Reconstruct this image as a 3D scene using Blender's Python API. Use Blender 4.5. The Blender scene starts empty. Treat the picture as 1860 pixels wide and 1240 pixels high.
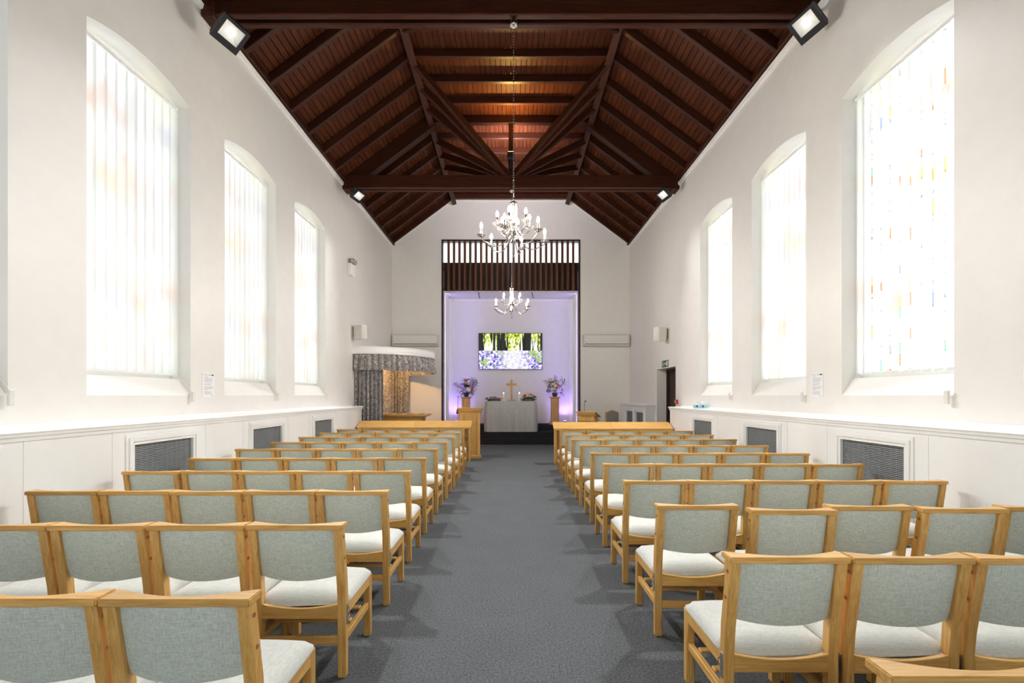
import bpy, bmesh, math, random
from mathutils import Vector, Matrix, Euler
random.seed(7)
PI = math.pi
SC = bpy.context.scene
C = SC.collection

# ------------------------------------------------------------------ camera
F_PX, IW, IH = 840.0, 1860.0, 1240.0
VPX, VPY, H = 928.0, 718.0, 1.53
cam_d = bpy.data.cameras.new('camera')
cam = bpy.data.objects.new('camera', cam_d)
C.objects.link(cam)
cam.location = (0, 0, H)
cam.rotation_euler = (PI / 2, 0, 0)
cam_d.sensor_width = 36.0
cam_d.lens = 36.0 * F_PX / IW
cam_d.shift_x = (IW / 2 - VPX) / IW
cam_d.shift_y = (VPY - IH / 2) / IW
cam_d.clip_start = 0.05
SC.camera = cam

# ------------------------------------------------------------------ sky, view
W = bpy.data.worlds.new('overcast_sky')
SC.world = W
W.use_nodes = True
W.node_tree.nodes['Background'].inputs[0].default_value = (0.93, 0.97, 1.0, 1)
W.node_tree.nodes['Background'].inputs[1].default_value = 0.74
sun_d = bpy.data.lights.new('hazy_sun', 'SUN'); sun_d.energy = 0.45; sun_d.angle = 0.5; sun_d.color = (1.0, .98, .95)
sun = bpy.data.objects.new('hazy_sun', sun_d); C.objects.link(sun)
sun.rotation_euler = (0, math.radians(52), 0)      # from the right, behind thin cloud
SC.view_settings.view_transform = 'Standard'
SC.view_settings.look = 'None'
SC.view_settings.gamma = 1.0
SC.view_settings.use_curve_mapping = False
SC.view_settings.exposure = 2.08
cy = SC.cycles
cy.use_denoising = True
cy.max_bounces = 12
cy.diffuse_bounces = 7
cy.glossy_bounces = 4
cy.transmission_bounces = 6
cy.transparent_max_bounces = 16
cy.sample_clamp_indirect = 8.0
cy.caustics_reflective = False
cy.caustics_refractive = False

# ------------------------------------------------------------------ helpers
class MB:
    """collects shapes; build() links them as one mesh object"""
    def __init__(s):
        s.v, s.f = [], []
    def add(s, vs, fs):
        n = len(s.v)
        s.v += [tuple(p) for p in vs]
        s.f += [tuple(i + n for i in f) for f in fs]
        return s
    def box(s, x0, x1, y0, y1, z0, z1):
        return s.add([(x0,y0,z0),(x1,y0,z0),(x1,y1,z0),(x0,y1,z0),(x0,y0,z1),(x1,y0,z1),(x1,y1,z1),(x0,y1,z1)],
                     [(0,3,2,1),(4,5,6,7),(0,1,5,4),(1,2,6,5),(2,3,7,6),(3,0,4,7)])
    def prism(s, poly, axis, a, b):
        """poly: 2-D points; axis the extrusion axis; the other two axes keep their xyz order"""
        def P(p, t):
            q = list(p); q.insert(axis, t); return q
        n = len(poly)
        vs = [P(p, a) for p in poly] + [P(p, b) for p in poly]
        fs = [tuple(range(n))[::-1], tuple(range(n, 2 * n))]
        fs += [(i, (i + 1) % n, n + (i + 1) % n, n + i) for i in range(n)]
        return s.add(vs, fs)
    def lathe(s, prof, n=16, c=(0,0,0), axis=2):
        vs, fs = [], []
        for r, z in prof:
            for k in range(n):
                a = 2 * PI * k / n
                p = [r * math.cos(a), r * math.sin(a)]; p.insert(axis, z)
                vs.append((p[0] + c[0], p[1] + c[1], p[2] + c[2]))
        m = len(prof)
        for j in range(m - 1):
            for k in range(n):
                k2 = (k + 1) % n
                fs.append((j*n + k, j*n + k2, (j+1)*n + k2, (j+1)*n + k))
        if prof[0][0] > 1e-6: fs.append(tuple(range(n))[::-1])
        if prof[-1][0] > 1e-6: fs.append(tuple(range((m-1)*n, m*n)))
        return s.add(vs, fs)
    def tube(s, pts, r, n=8, closed=False):
        pts = [Vector(p) for p in pts]
        m = len(pts)
        vs, fs = [], []
        up = Vector((0, 0, 1))
        for i, p in enumerate(pts):
            if closed: t = pts[(i+1) % m] - pts[i-1]
            else: t = pts[min(i+1, m-1)] - pts[max(i-1, 0)]
            t.normalize()
            a = t.cross(up)
            if a.length < 1e-3: a = t.cross(Vector((1, 0, 0)))
            a.normalize(); b = t.cross(a)
            rr = r[i] if isinstance(r, (list, tuple)) else r
            for k in range(n):
                w = 2 * PI * k / n
                vs.append(p + a * (rr * math.cos(w)) + b * (rr * math.sin(w)))
        for i in range(m if closed else m - 1):
            j = (i + 1) % m
            for k in range(n):
                k2 = (k + 1) % n
                fs.append((i*n + k, i*n + k2, j*n + k2, j*n + k))
        if not closed:
            fs.append(tuple(range(n))[::-1]); fs.append(tuple(range((m-1)*n, m*n)))
        return s.add(vs, fs)
    def beam(s, p, q, w, d, roll=None):
        """rectangular bar from p to q: w across, d deep (towards -z side)"""
        p, q = Vector(p), Vector(q)
        t = (q - p).normalized()
        a = t.cross(Vector((0, 0, 1)))
        if a.length < 1e-4: a = Vector((1, 0, 0))
        a.normalize(); b = a.cross(t).normalized()
        vs = []
        for c in (p, q):
            for u, v in ((-1,-1),(1,-1),(1,1),(-1,1)):
                vs.append(c + a * (u * w / 2) + b * (v * d / 2))
        return s.add(vs, [(0,1,2,3),(7,6,5,4),(0,4,5,1),(1,5,6,2),(2,6,7,3),(3,7,4,0)])
    def grid(s, nu, nv, fn):
        vs = [fn(i / nu, j / nv) for j in range(nv + 1) for i in range(nu + 1)]
        fs = [(j*(nu+1)+i, j*(nu+1)+i+1, (j+1)*(nu+1)+i+1, (j+1)*(nu+1)+i) for j in range(nv) for i in range(nu)]
        return s.add(vs, fs)
    def mesh(s, name, bevel=0.0, seg=1, smooth=None, merge=False):
        me = bpy.data.meshes.new(name)
        me.from_pydata(s.v, [], s.f)
        bm = bmesh.new(); bm.from_mesh(me)
        if merge: bmesh.ops.remove_doubles(bm, verts=bm.verts, dist=1e-5)
        bmesh.ops.recalc_face_normals(bm, faces=bm.faces)
        if bevel > 0:
            es = [e for e in bm.edges if len(e.link_faces) == 2 and e.calc_face_angle(0) > 0.5]
            bmesh.ops.bevel(bm, geom=es, offset=bevel, segments=seg, affect='EDGES', clamp_overlap=True)
        bm.to_mesh(me); bm.free()
        if smooth is not None:
            for p in me.polygons: p.use_smooth = True
            me.set_sharp_from_angle(angle=math.radians(smooth))
        return me
    def build(s, name, mat, parent=None, loc=None, rot=None, **kw):
        return link(name, s.mesh(name, **kw), mat, parent, loc, rot)

def link(name, me, mat, parent=None, loc=None, rot=None):
    if mat is not None:
        me.materials.clear(); me.materials.append(mat)
    o = bpy.data.objects.new(name, me)
    C.objects.link(o)
    if parent is not None: o.parent = parent
    if loc is not None: o.location = loc
    if rot is not None: o.rotation_euler = rot
    return o

def empty(name, loc=(0, 0, 0), rz=0.0):
    o = bpy.data.objects.new(name, None)
    o.empty_display_size = 0.1
    C.objects.link(o); o.location = loc; o.rotation_euler = (0, 0, rz)
    return o

def tag(o, label=None, cat=None, group=None, kind=None):
    if label: o['label'] = label
    if cat: o['category'] = cat
    if group: o['group'] = group
    if kind: o['kind'] = kind
    return o

def copy_tree(o, parent=None):
    c = o.copy(); C.objects.link(c); c.parent = parent
    for ch in list(o.children): copy_tree(ch, c)
    return c

def world(px, py, Z):
    """a point of the photograph at depth Z, as a place in the room"""
    return Vector(((px - VPX) * Z / F_PX, Z, H + (VPY - py) * Z / F_PX))

# ------------------------------------------------------------------ materials
def new_mat(name):
    m = bpy.data.materials.new(name); m.use_nodes = True
    nt = m.node_tree
    return m, nt, nt.nodes['Principled BSDF'], nt.nodes['Material Output']
def N(nt, t, **kw):
    n = nt.nodes.new(t)
    for k, v in kw.items():
        if k in n.inputs.keys() if isinstance(k, str) else False: n.inputs[k].default_value = v
        else: setattr(n, k, v)
    return n
def L(nt, a, b): nt.links.new(a, b)
def ramp(nt, stops, interp='LINEAR'):
    r = nt.nodes.new('ShaderNodeValToRGB'); r.color_ramp.interpolation = interp
    e = r.color_ramp.elements
    while len(e) < len(stops): e.new(0.5)
    for i, (p, c) in enumerate(stops):
        e[i].position = p; e[i].color = (c[0], c[1], c[2], 1)
    return r
def plain(name, col, rough=0.5, metal=0.0, spec=0.5, bump=0.0, bscale=60.0, var=0.06):
    m, nt, p, _ = new_mat(name)
    p.inputs['Roughness'].default_value = rough
    p.inputs['Metallic'].default_value = metal
    p.inputs['Specular IOR Level'].default_value = spec
    tc = N(nt, 'ShaderNodeTexCoord')
    no = N(nt, 'ShaderNodeTexNoise'); no.inputs['Scale'].default_value = bscale * 0.2; no.inputs['Detail'].default_value = 4
    L(nt, tc.outputs['Object'], no.inputs['Vector'])
    r = ramp(nt, [(0.3, [c * (1 - var) for c in col]), (0.7, [min(1, c * (1 + var)) for c in col])])
    L(nt, no.outputs['Fac'], r.inputs['Fac']); L(nt, r.outputs['Color'], p.inputs['Base Color'])
    if bump > 0:
        n2 = N(nt, 'ShaderNodeTexNoise'); n2.inputs['Scale'].default_value = bscale; n2.inputs['Detail'].default_value = 6
        L(nt, tc.outputs['Object'], n2.inputs['Vector'])
        b = N(nt, 'ShaderNodeBump'); b.inputs['Strength'].default_value = bump; b.inputs['Distance'].default_value = 0.01
        L(nt, n2.outputs['Fac'], b.inputs['Height']); L(nt, b.outputs['Normal'], p.inputs['Normal'])
    return m
def wood(name, dark, light, stretch=(14, 14, 1.2), rough=0.4, spec=0.5, rnd=0.25, knots=0.0):
    """grain runs along the axis with the small stretch value"""
    m, nt, p, _ = new_mat(name)
    tc = N(nt, 'ShaderNodeTexCoord'); oi = N(nt, 'ShaderNodeObjectInfo')
    mp = N(nt, 'ShaderNodeMapping'); mp.inputs['Scale'].default_value = stretch
    ad = N(nt, 'ShaderNodeVectorMath', operation='MULTIPLY_ADD')
    cb = N(nt, 'ShaderNodeCombineXYZ')
    for i in range(3): L(nt, oi.outputs['Random'], cb.inputs[i])
    ad.inputs[1].default_value = (37, 53, 71)
    L(nt, cb.outputs[0], ad.inputs[0]); L(nt, tc.outputs['Object'], ad.inputs[2])
    L(nt, ad.outputs[0], mp.inputs['Vector'])
    no = N(nt, 'ShaderNodeTexNoise'); no.inputs['Scale'].default_value = 3.0; no.inputs['Detail'].default_value = 8
    no.inputs['Roughness'].default_value = 0.65; no.inputs['Distortion'].default_value = 0.6
    L(nt, mp.outputs[0], no.inputs['Vector'])
    r = ramp(nt, [(0.28, dark), (0.72, light)])
    L(nt, no.outputs['Fac'], r.inputs['Fac'])
    hs = N(nt, 'ShaderNodeHueSaturation')
    mr = N(nt, 'ShaderNodeMapRange'); mr.inputs['To Min'].default_value = 1 - rnd; mr.inputs['To Max'].default_value = 1 + rnd
    L(nt, oi.outputs['Random'], mr.inputs['Value']); L(nt, mr.outputs[0], hs.inputs['Value'])
    L(nt, r.outputs['Color'], hs.inputs['Color'])
    col = hs.outputs[0]
    if knots > 0:
        vo = N(nt, 'ShaderNodeTexVoronoi'); vo.inputs['Scale'].default_value = 2.2
        mk = N(nt, 'ShaderNodeMapping'); mk.inputs['Scale'].default_value = (1.6, 1.0, 1.6)
        L(nt, ad.outputs[0], mk.inputs['Vector']); L(nt, mk.outputs[0], vo.inputs['Vector'])
        kr = ramp(nt, [(0.03, (knots, knots, knots)), (0.075, (0, 0, 0))])
        L(nt, vo.outputs['Distance'], kr.inputs['Fac'])
        mx = N(nt, 'ShaderNodeMixRGB'); mx.inputs['Color2'].default_value = (dark[0]*.4, dark[1]*.35, dark[2]*.35, 1)
        L(nt, kr.outputs[0], mx.inputs['Fac']); L(nt, col, mx.inputs['Color1']); col = mx.outputs[0]
    L(nt, col, p.inputs['Base Color'])
    p.inputs['Roughness'].default_value = rough
    p.inputs['Specular IOR Level'].default_value = spec
    b = N(nt, 'ShaderNodeBump'); b.inputs['Strength'].default_value = 0.08; b.inputs['Distance'].default_value = 0.003
    L(nt, no.outputs['Fac'], b.inputs['Height']); L(nt, b.outputs['Normal'], p.inputs['Normal'])
    return m
def emit(name, col, strength):
    m = bpy.data.materials.new(name); m.use_nodes = True
    nt = m.node_tree; nt.nodes.clear()
    e = nt.nodes.new('ShaderNodeEmission'); e.inputs[0].default_value = (*col, 1); e.inputs[1].default_value = strength
    o = nt.nodes.new('ShaderNodeOutputMaterial'); nt.links.new(e.outputs[0], o.inputs[0])
    return m

M = {}
M['plaster'] = plain('plaster', (0.80, 0.78, 0.745), 0.40, bump=0.04, bscale=30, var=0.015, spec=0.4)
M['white'] = plain('white_gloss_paint', (0.86, 0.86, 0.85), 0.35, var=0.01)
M['cream'] = plain('cream_plastic', (0.74, 0.73, 0.68), 0.45, var=0.02)
M['ivory'] = plain('ivory_metal', (0.66, 0.64, 0.58), 0.5, var=0.02)
M['roof'] = wood('dark_stained_boards', (0.040, 0.0105, 0.0045), (0.105, 0.031, 0.0115), (9, 0.8, 9), 0.5, 0.08, 0.13, knots=0.8)
M['beam_x'] = wood('dark_stained_timber', (0.021, 0.006, 0.003), (0.066, 0.019, 0.009), (0.8, 9, 9), 0.45, 0.16, 0.15)
M['beam_y'] = wood('dark_stained_timber_long', (0.021, 0.006, 0.003), (0.066, 0.019, 0.009), (9, 0.8, 9), 0.45, 0.16, 0.15)
M['slat'] = wood('brown_slat_wood', (0.06, 0.022, 0.010), (0.17, 0.066, 0.026), (12, 12, 0.8), 0.45, 0.4, 0.25)
M['darkwood'] = wood('dark_brown_panel', (0.018, 0.008, 0.006), (0.05, 0.022, 0.014), (8, 8, 0.8), 0.5, 0.3, 0.1)
honey_d, honey_l = (0.49, 0.238, 0.054), (0.79, 0.49, 0.155)
M['oak_x'] = wood('honey_wood_x', honey_d, honey_l, (1.6, 22, 22), 0.38, 0.45, 0.12)
M['oak_y'] = wood('honey_wood_y', honey_d, honey_l, (22, 1.6, 22), 0.38, 0.45, 0.12)
M['oak_z'] = wood('honey_wood_z', honey_d, honey_l, (22, 22, 1.6), 0.38, 0.45, 0.12)
M['dowel'] = plain('brown_dowel', (0.32, 0.13, 0.045), 0.5)
M['steel'] = plain('bright_steel', (0.72, 0.72, 0.70), 0.25, 1.0)
M['chrome'] = plain('polished_chrome', (0.50, 0.47, 0.43), 0.12, 1.0, var=0.01)
M['black'] = plain('black_metal', (0.012, 0.012, 0.014), 0.4)
M['blackrub'] = plain('black_plastic', (0.015, 0.015, 0.017), 0.55)
M['grey_metal'] = plain('grey_bracket', (0.33, 0.33, 0.32), 0.5, 0.3)
M['red'] = plain('red_plastic', (0.55, 0.03, 0.04), 0.4)
M['candle'] = plain('cream_wax', (0.85, 0.80, 0.68), 0.5)
M['flame'] = emit('candle_flame', (1.0, 0.72, 0.32), 6.0)
M['bulb'] = emit('warm_bulb', (1.0, 0.935, 0.86), 205.0)
M['led'] = emit('lilac_led', (0.33, 0.28, 1.0), 6.0)
M['lens'] = emit('floodlight_led', (1.0, 0.97, 0.92), 5.0)
M['paper'] = plain('white_paper', (0.82, 0.82, 0.84), 0.7, var=0.01)
M['ink'] = plain('grey_print', (0.50, 0.50, 0.53), 0.8)
M['ink_dark'] = plain('dark_print', (0.10, 0.10, 0.11), 0.8)
M['sign'] = plain('dark_green_sign', (0.045, 0.085, 0.065), 0.5)
M['sign_white'] = plain('white_sign_print', (0.80, 0.83, 0.80), 0.5)
M['tissue_box'] = plain('pale_blue_card', (0.36, 0.66, 0.72), 0.6, var=0.2, bscale=120)
M['tissue_print'] = plain('dark_blue_print', (0.03, 0.05, 0.30), 0.6)
M['tissue'] = plain('white_tissue', (0.88, 0.88, 0.88), 0.9)
M['vase'] = plain('dark_vase', (0.05, 0.04, 0.04), 0.4)
M['leaf'] = plain('green_leaf', (0.045, 0.085, 0.035), 0.5, var=0.4, bscale=40)
M['leaf_dark'] = plain('dark_leaf', (0.03, 0.045, 0.035), 0.5, var=0.4, bscale=40)
for nm, c in (('white', (0.82, 0.82, 0.80)), ('yellow', (0.82, 0.72, 0.22)), ('cream', (0.83, 0.76, 0.50)), ('lilac', (0.52, 0.33, 0.72)),
              ('pink', (0.80, 0.42, 0.45)), ('red', (0.35, 0.03, 0.04)), ('mauve', (0.60, 0.22, 0.55)), ('orange', (0.75, 0.33, 0.08))):
    M['fl_' + nm] = plain('petal_' + nm, c, 0.6, var=0.15, bscale=60)

def m_carpet(name, dark, light, bump):
    m, nt, p, _ = new_mat(name)
    tc = N(nt, 'ShaderNodeTexCoord')
    a = N(nt, 'ShaderNodeTexNoise'); a.inputs['Scale'].default_value = 75; a.inputs['Detail'].default_value = 5; a.inputs['Roughness'].default_value = 0.85
    b = N(nt, 'ShaderNodeTexNoise'); b.inputs['Scale'].default_value = 3.0; b.inputs['Detail'].default_value = 3
    L(nt, tc.outputs['Object'], a.inputs['Vector']); L(nt, tc.outputs['Object'], b.inputs['Vector'])
    r = ramp(nt, [(0.30, dark), (0.70, light)])
    L(nt, a.outputs['Fac'], r.inputs['Fac'])
    mr = N(nt, 'ShaderNodeMapRange'); mr.inputs['To Min'].default_value = 0.9; mr.inputs['To Max'].default_value = 1.1
    L(nt, b.outputs['Fac'], mr.inputs['Value'])
    hs = N(nt, 'ShaderNodeHueSaturation'); L(nt, r.outputs[0], hs.inputs['Color']); L(nt, mr.outputs[0], hs.inputs['Value'])
    L(nt, hs.outputs[0], p.inputs['Base Color'])
    p.inputs['Roughness'].default_value = 0.95; p.inputs['Specular IOR Level'].default_value = 0.1
    bp = N(nt, 'ShaderNodeBump'); bp.inputs['Strength'].default_value = bump; bp.inputs['Distance'].default_value = 0.004
    L(nt, a.outputs['Fac'], bp.inputs['Height']); L(nt, bp.outputs[0], p.inputs['Normal'])
    return m
M['carpet'] = m_carpet('grey_carpet', (0.022, 0.025, 0.029), (0.195, 0.207, 0.218), 0.5)
M['carpet_dark'] = m_carpet('charcoal_carpet', (0.012, 0.013, 0.016), (0.040, 0.042, 0.048), 0.4)

def m_fabric(name, a_col, b_col, sx, sz, rough=0.9):
    m, nt, p, _ = new_mat(name)
    tc = N(nt, 'ShaderNodeTexCoord')
    oi = N(nt, 'ShaderNodeObjectInfo')
    ns = []
    for sc in ((sx, sx, sz), (sz, sz, sx)):
        mp = N(nt, 'ShaderNodeMapping'); mp.inputs['Scale'].default_value = sc
        L(nt, tc.outputs['Object'], mp.inputs['Vector']); L(nt, oi.outputs['Random'], mp.inputs['Location'])
        n = N(nt, 'ShaderNodeTexNoise'); n.inputs['Scale'].default_value = 1.0; n.inputs['Detail'].default_value = 4; n.inputs['Roughness'].default_value = 0.7
        L(nt, mp.outputs[0], n.inputs['Vector']); ns.append(n)
    mx = N(nt, 'ShaderNodeMath', operation='ADD'); L(nt, ns[0].outputs['Fac'], mx.inputs[0]); L(nt, ns[1].outputs['Fac'], mx.inputs[1])
    hv = N(nt, 'ShaderNodeMath', operation='MULTIPLY'); hv.inputs[1].default_value = 0.5; L(nt, mx.outputs[0], hv.inputs[0])
    r = ramp(nt, [(0.36, a_col), (0.60, b_col)]); L(nt, hv.outputs[0], r.inputs['Fac']); L(nt, r.outputs[0], p.inputs['Base Color'])
    p.inputs['Roughness'].default_value = rough; p.inputs['Specular IOR Level'].default_value = 0.15
    p.inputs['Sheen Weight'].default_value = 0.25; p.inputs['Sheen Roughness'].default_value = 0.5
    b = N(nt, 'ShaderNodeBump'); b.inputs['Strength'].default_value = 0.35; b.inputs['Distance'].default_value = 0.003
    L(nt, hv.outputs[0], b.inputs['Height']); L(nt, b.outputs[0], p.inputs['Normal'])
    return m
M['fabric'] = m_fabric('sage_weave', (0.41, 0.455, 0.40), (0.69, 0.735, 0.665), 28, 260)
M['fabric_seat'] = m_fabric('sage_seat_weave', (0.53, 0.55, 0.51), (0.69, 0.70, 0.67), 30, 200)
M['grey_fabric'] = m_fabric('grey_chair_cloth', (0.22, 0.21, 0.20), (0.33, 0.315, 0.30), 60, 160)

def m_curtain(name):
    m, nt, p, _ = new_mat(name)
    tc = N(nt, 'ShaderNodeTexCoord')
    n = N(nt, 'ShaderNodeTexNoise'); n.inputs['Scale'].default_value = 21; n.inputs['Detail'].default_value = 3; n.inputs['Distortion'].default_value = 1.6
    L(nt, tc.outputs['Object'], n.inputs['Vector'])
    r = ramp(nt, [(0.40, (0.15, 0.135, 0.14)), (0.50, (0.26, 0.245, 0.245)), (0.60, (0.56, 0.53, 0.51))])
    L(nt, n.outputs['Fac'], r.inputs['Fac']); L(nt, r.outputs[0], p.inputs['Base Color'])
    p.inputs['Roughness'].default_value = 0.7; p.inputs['Sheen Weight'].default_value = 0.3
    return m
M['curtain'] = m_curtain('floral_grey_curtain')

def m_lace():
    m, nt, p, _ = new_mat('silver_lace_cloth')
    tc = N(nt, 'ShaderNodeTexCoord')
    v = N(nt, 'ShaderNodeTexVoronoi'); v.inputs['Scale'].default_value = 24; v.inputs['Randomness'].default_value = 0.25
    L(nt, tc.outputs['Object'], v.inputs['Vector'])
    r = ramp(nt, [(0.16, (0.72, 0.72, 0.70)), (0.32, (0.30, 0.30, 0.29)), (0.50, (0.50, 0.50, 0.49))])
    L(nt, v.outputs['Distance'], r.inputs['Fac']); L(nt, r.outputs[0], p.inputs['Base Color'])
    p.inputs['Roughness'].default_value = 0.42; p.inputs['Specular IOR Level'].default_value = 0.6
    b = N(nt, 'ShaderNodeBump'); b.inputs['Strength'].default_value = 0.3; b.inputs['Distance'].default_value = 0.006
    L(nt, v.outputs['Distance'], b.inputs['Height']); L(nt, b.outputs[0], p.inputs['Normal'])
    return m
M['lace'] = m_lace()

def m_blind():
    m = bpy.data.materials.new('translucent_blind_cloth'); m.use_nodes = True
    nt = m.node_tree; nt.nodes.clear()
    d = N(nt, 'ShaderNodeBsdfDiffuse'); d.inputs[0].default_value = (0.86, 0.87, 0.86, 1)
    t = N(nt, 'ShaderNodeBsdfTranslucent')
    tc = N(nt, 'ShaderNodeTexCoord'); n = N(nt, 'ShaderNodeTexNoise'); n.inputs['Scale'].default_value = 2.0
    L(nt, tc.outputs['Object'], n.inputs['Vector'])
    r = ramp(nt, [(0.35, (0.86, 0.86, 0.85)), (0.65, (0.93, 0.93, 0.93))]); L(nt, n.outputs['Fac'], r.inputs['Fac']); L(nt, r.outputs[0], t.inputs[0])
    mx = N(nt, 'ShaderNodeMixShader'); mx.inputs[0].default_value = 0.46
    o = N(nt, 'ShaderNodeOutputMaterial')
    L(nt, d.outputs[0], mx.inputs[1]); L(nt, t.outputs[0], mx.inputs[2]); L(nt, mx.outputs[0], o.inputs[0])
    return m
M['blind'] = m_blind()

def m_glass(name, stained):
    m = bpy.data.materials.new(name); m.use_nodes = True
    nt = m.node_tree; nt.nodes.clear()
    t = N(nt, 'ShaderNodeBsdfTransparent'); g = N(nt, 'ShaderNodeBsdfGlossy'); g.inputs['Roughness'].default_value = 0.05
    if stained:
        tc = N(nt, 'ShaderNodeTexCoord')
        v = N(nt, 'ShaderNodeTexVoronoi'); v.inputs['Scale'].default_value = 9.0
        L(nt, tc.outputs['Object'], v.inputs['Vector'])
        sp = N(nt, 'ShaderNodeSeparateColor'); L(nt, v.outputs['Color'], sp.inputs[0])
        r = ramp(nt, [(0.0, (0.95, 0.97, 0.97)), (0.86, (0.95, 0.45, 0.30)), (0.91, (0.95, 0.70, 0.35)), (0.945, (0.95, 0.92, 0.55)), (0.97, (0.45, 0.75, 0.55)), (0.985, (0.45, 0.5, 0.8))], 'CONSTANT')
        L(nt, sp.outputs[0], r.inputs['Fac'])
        e = N(nt, 'ShaderNodeTexVoronoi'); e.feature = 'DISTANCE_TO_EDGE'; e.inputs['Scale'].default_value = 9.0
        L(nt, tc.outputs['Object'], e.inputs['Vector'])
        er = ramp(nt, [(0.015, (0.3, 0.3, 0.3)), (0.03, (1, 1, 1))]); L(nt, e.outputs['Distance'], er.inputs['Fac'])
        mu = N(nt, 'ShaderNodeMixRGB'); mu.blend_type = 'MULTIPLY'; mu.inputs['Fac'].default_value = 1.0
        L(nt, r.outputs[0], mu.inputs['Color1']); L(nt, er.outputs[0], mu.inputs['Color2'])
        L(nt, mu.outputs[0], t.inputs[0])
    else:
        t.inputs[0].default_value = (0.96, 0.97, 0.97, 1)
    mx = N(nt, 'ShaderNodeMixShader'); mx.inputs[0].default_value = 0.05
    o = N(nt, 'ShaderNodeOutputMaterial')
    L(nt, t.outputs[0], mx.inputs[1]); L(nt, g.outputs[0], mx.inputs[2]); L(nt, mx.outputs[0], o.inputs[0])
    return m
M['stained'] = m_glass('stained_glass', True)
M['clear'] = m_glass('clear_glass', False)

def m_crystal():
    m, nt, p, _ = new_mat('crystal_glass')
    p.inputs['Base Color'].default_value = (0.80, 0.74, 0.66, 1); p.inputs['Roughness'].default_value = 0.08
    p.inputs['Transmission Weight'].default_value = 0.88; p.inputs['IOR'].default_value = 1.45
    no = N(nt, 'ShaderNodeTexNoise'); no.inputs['Scale'].default_value = 30
    b = N(nt, 'ShaderNodeBump'); b.inputs['Strength'].default_value = 0.1; L(nt, no.outputs['Fac'], b.inputs['Height']); L(nt, b.outputs[0], p.inputs['Normal'])
    return m
M['crystal'] = m_crystal()

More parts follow.
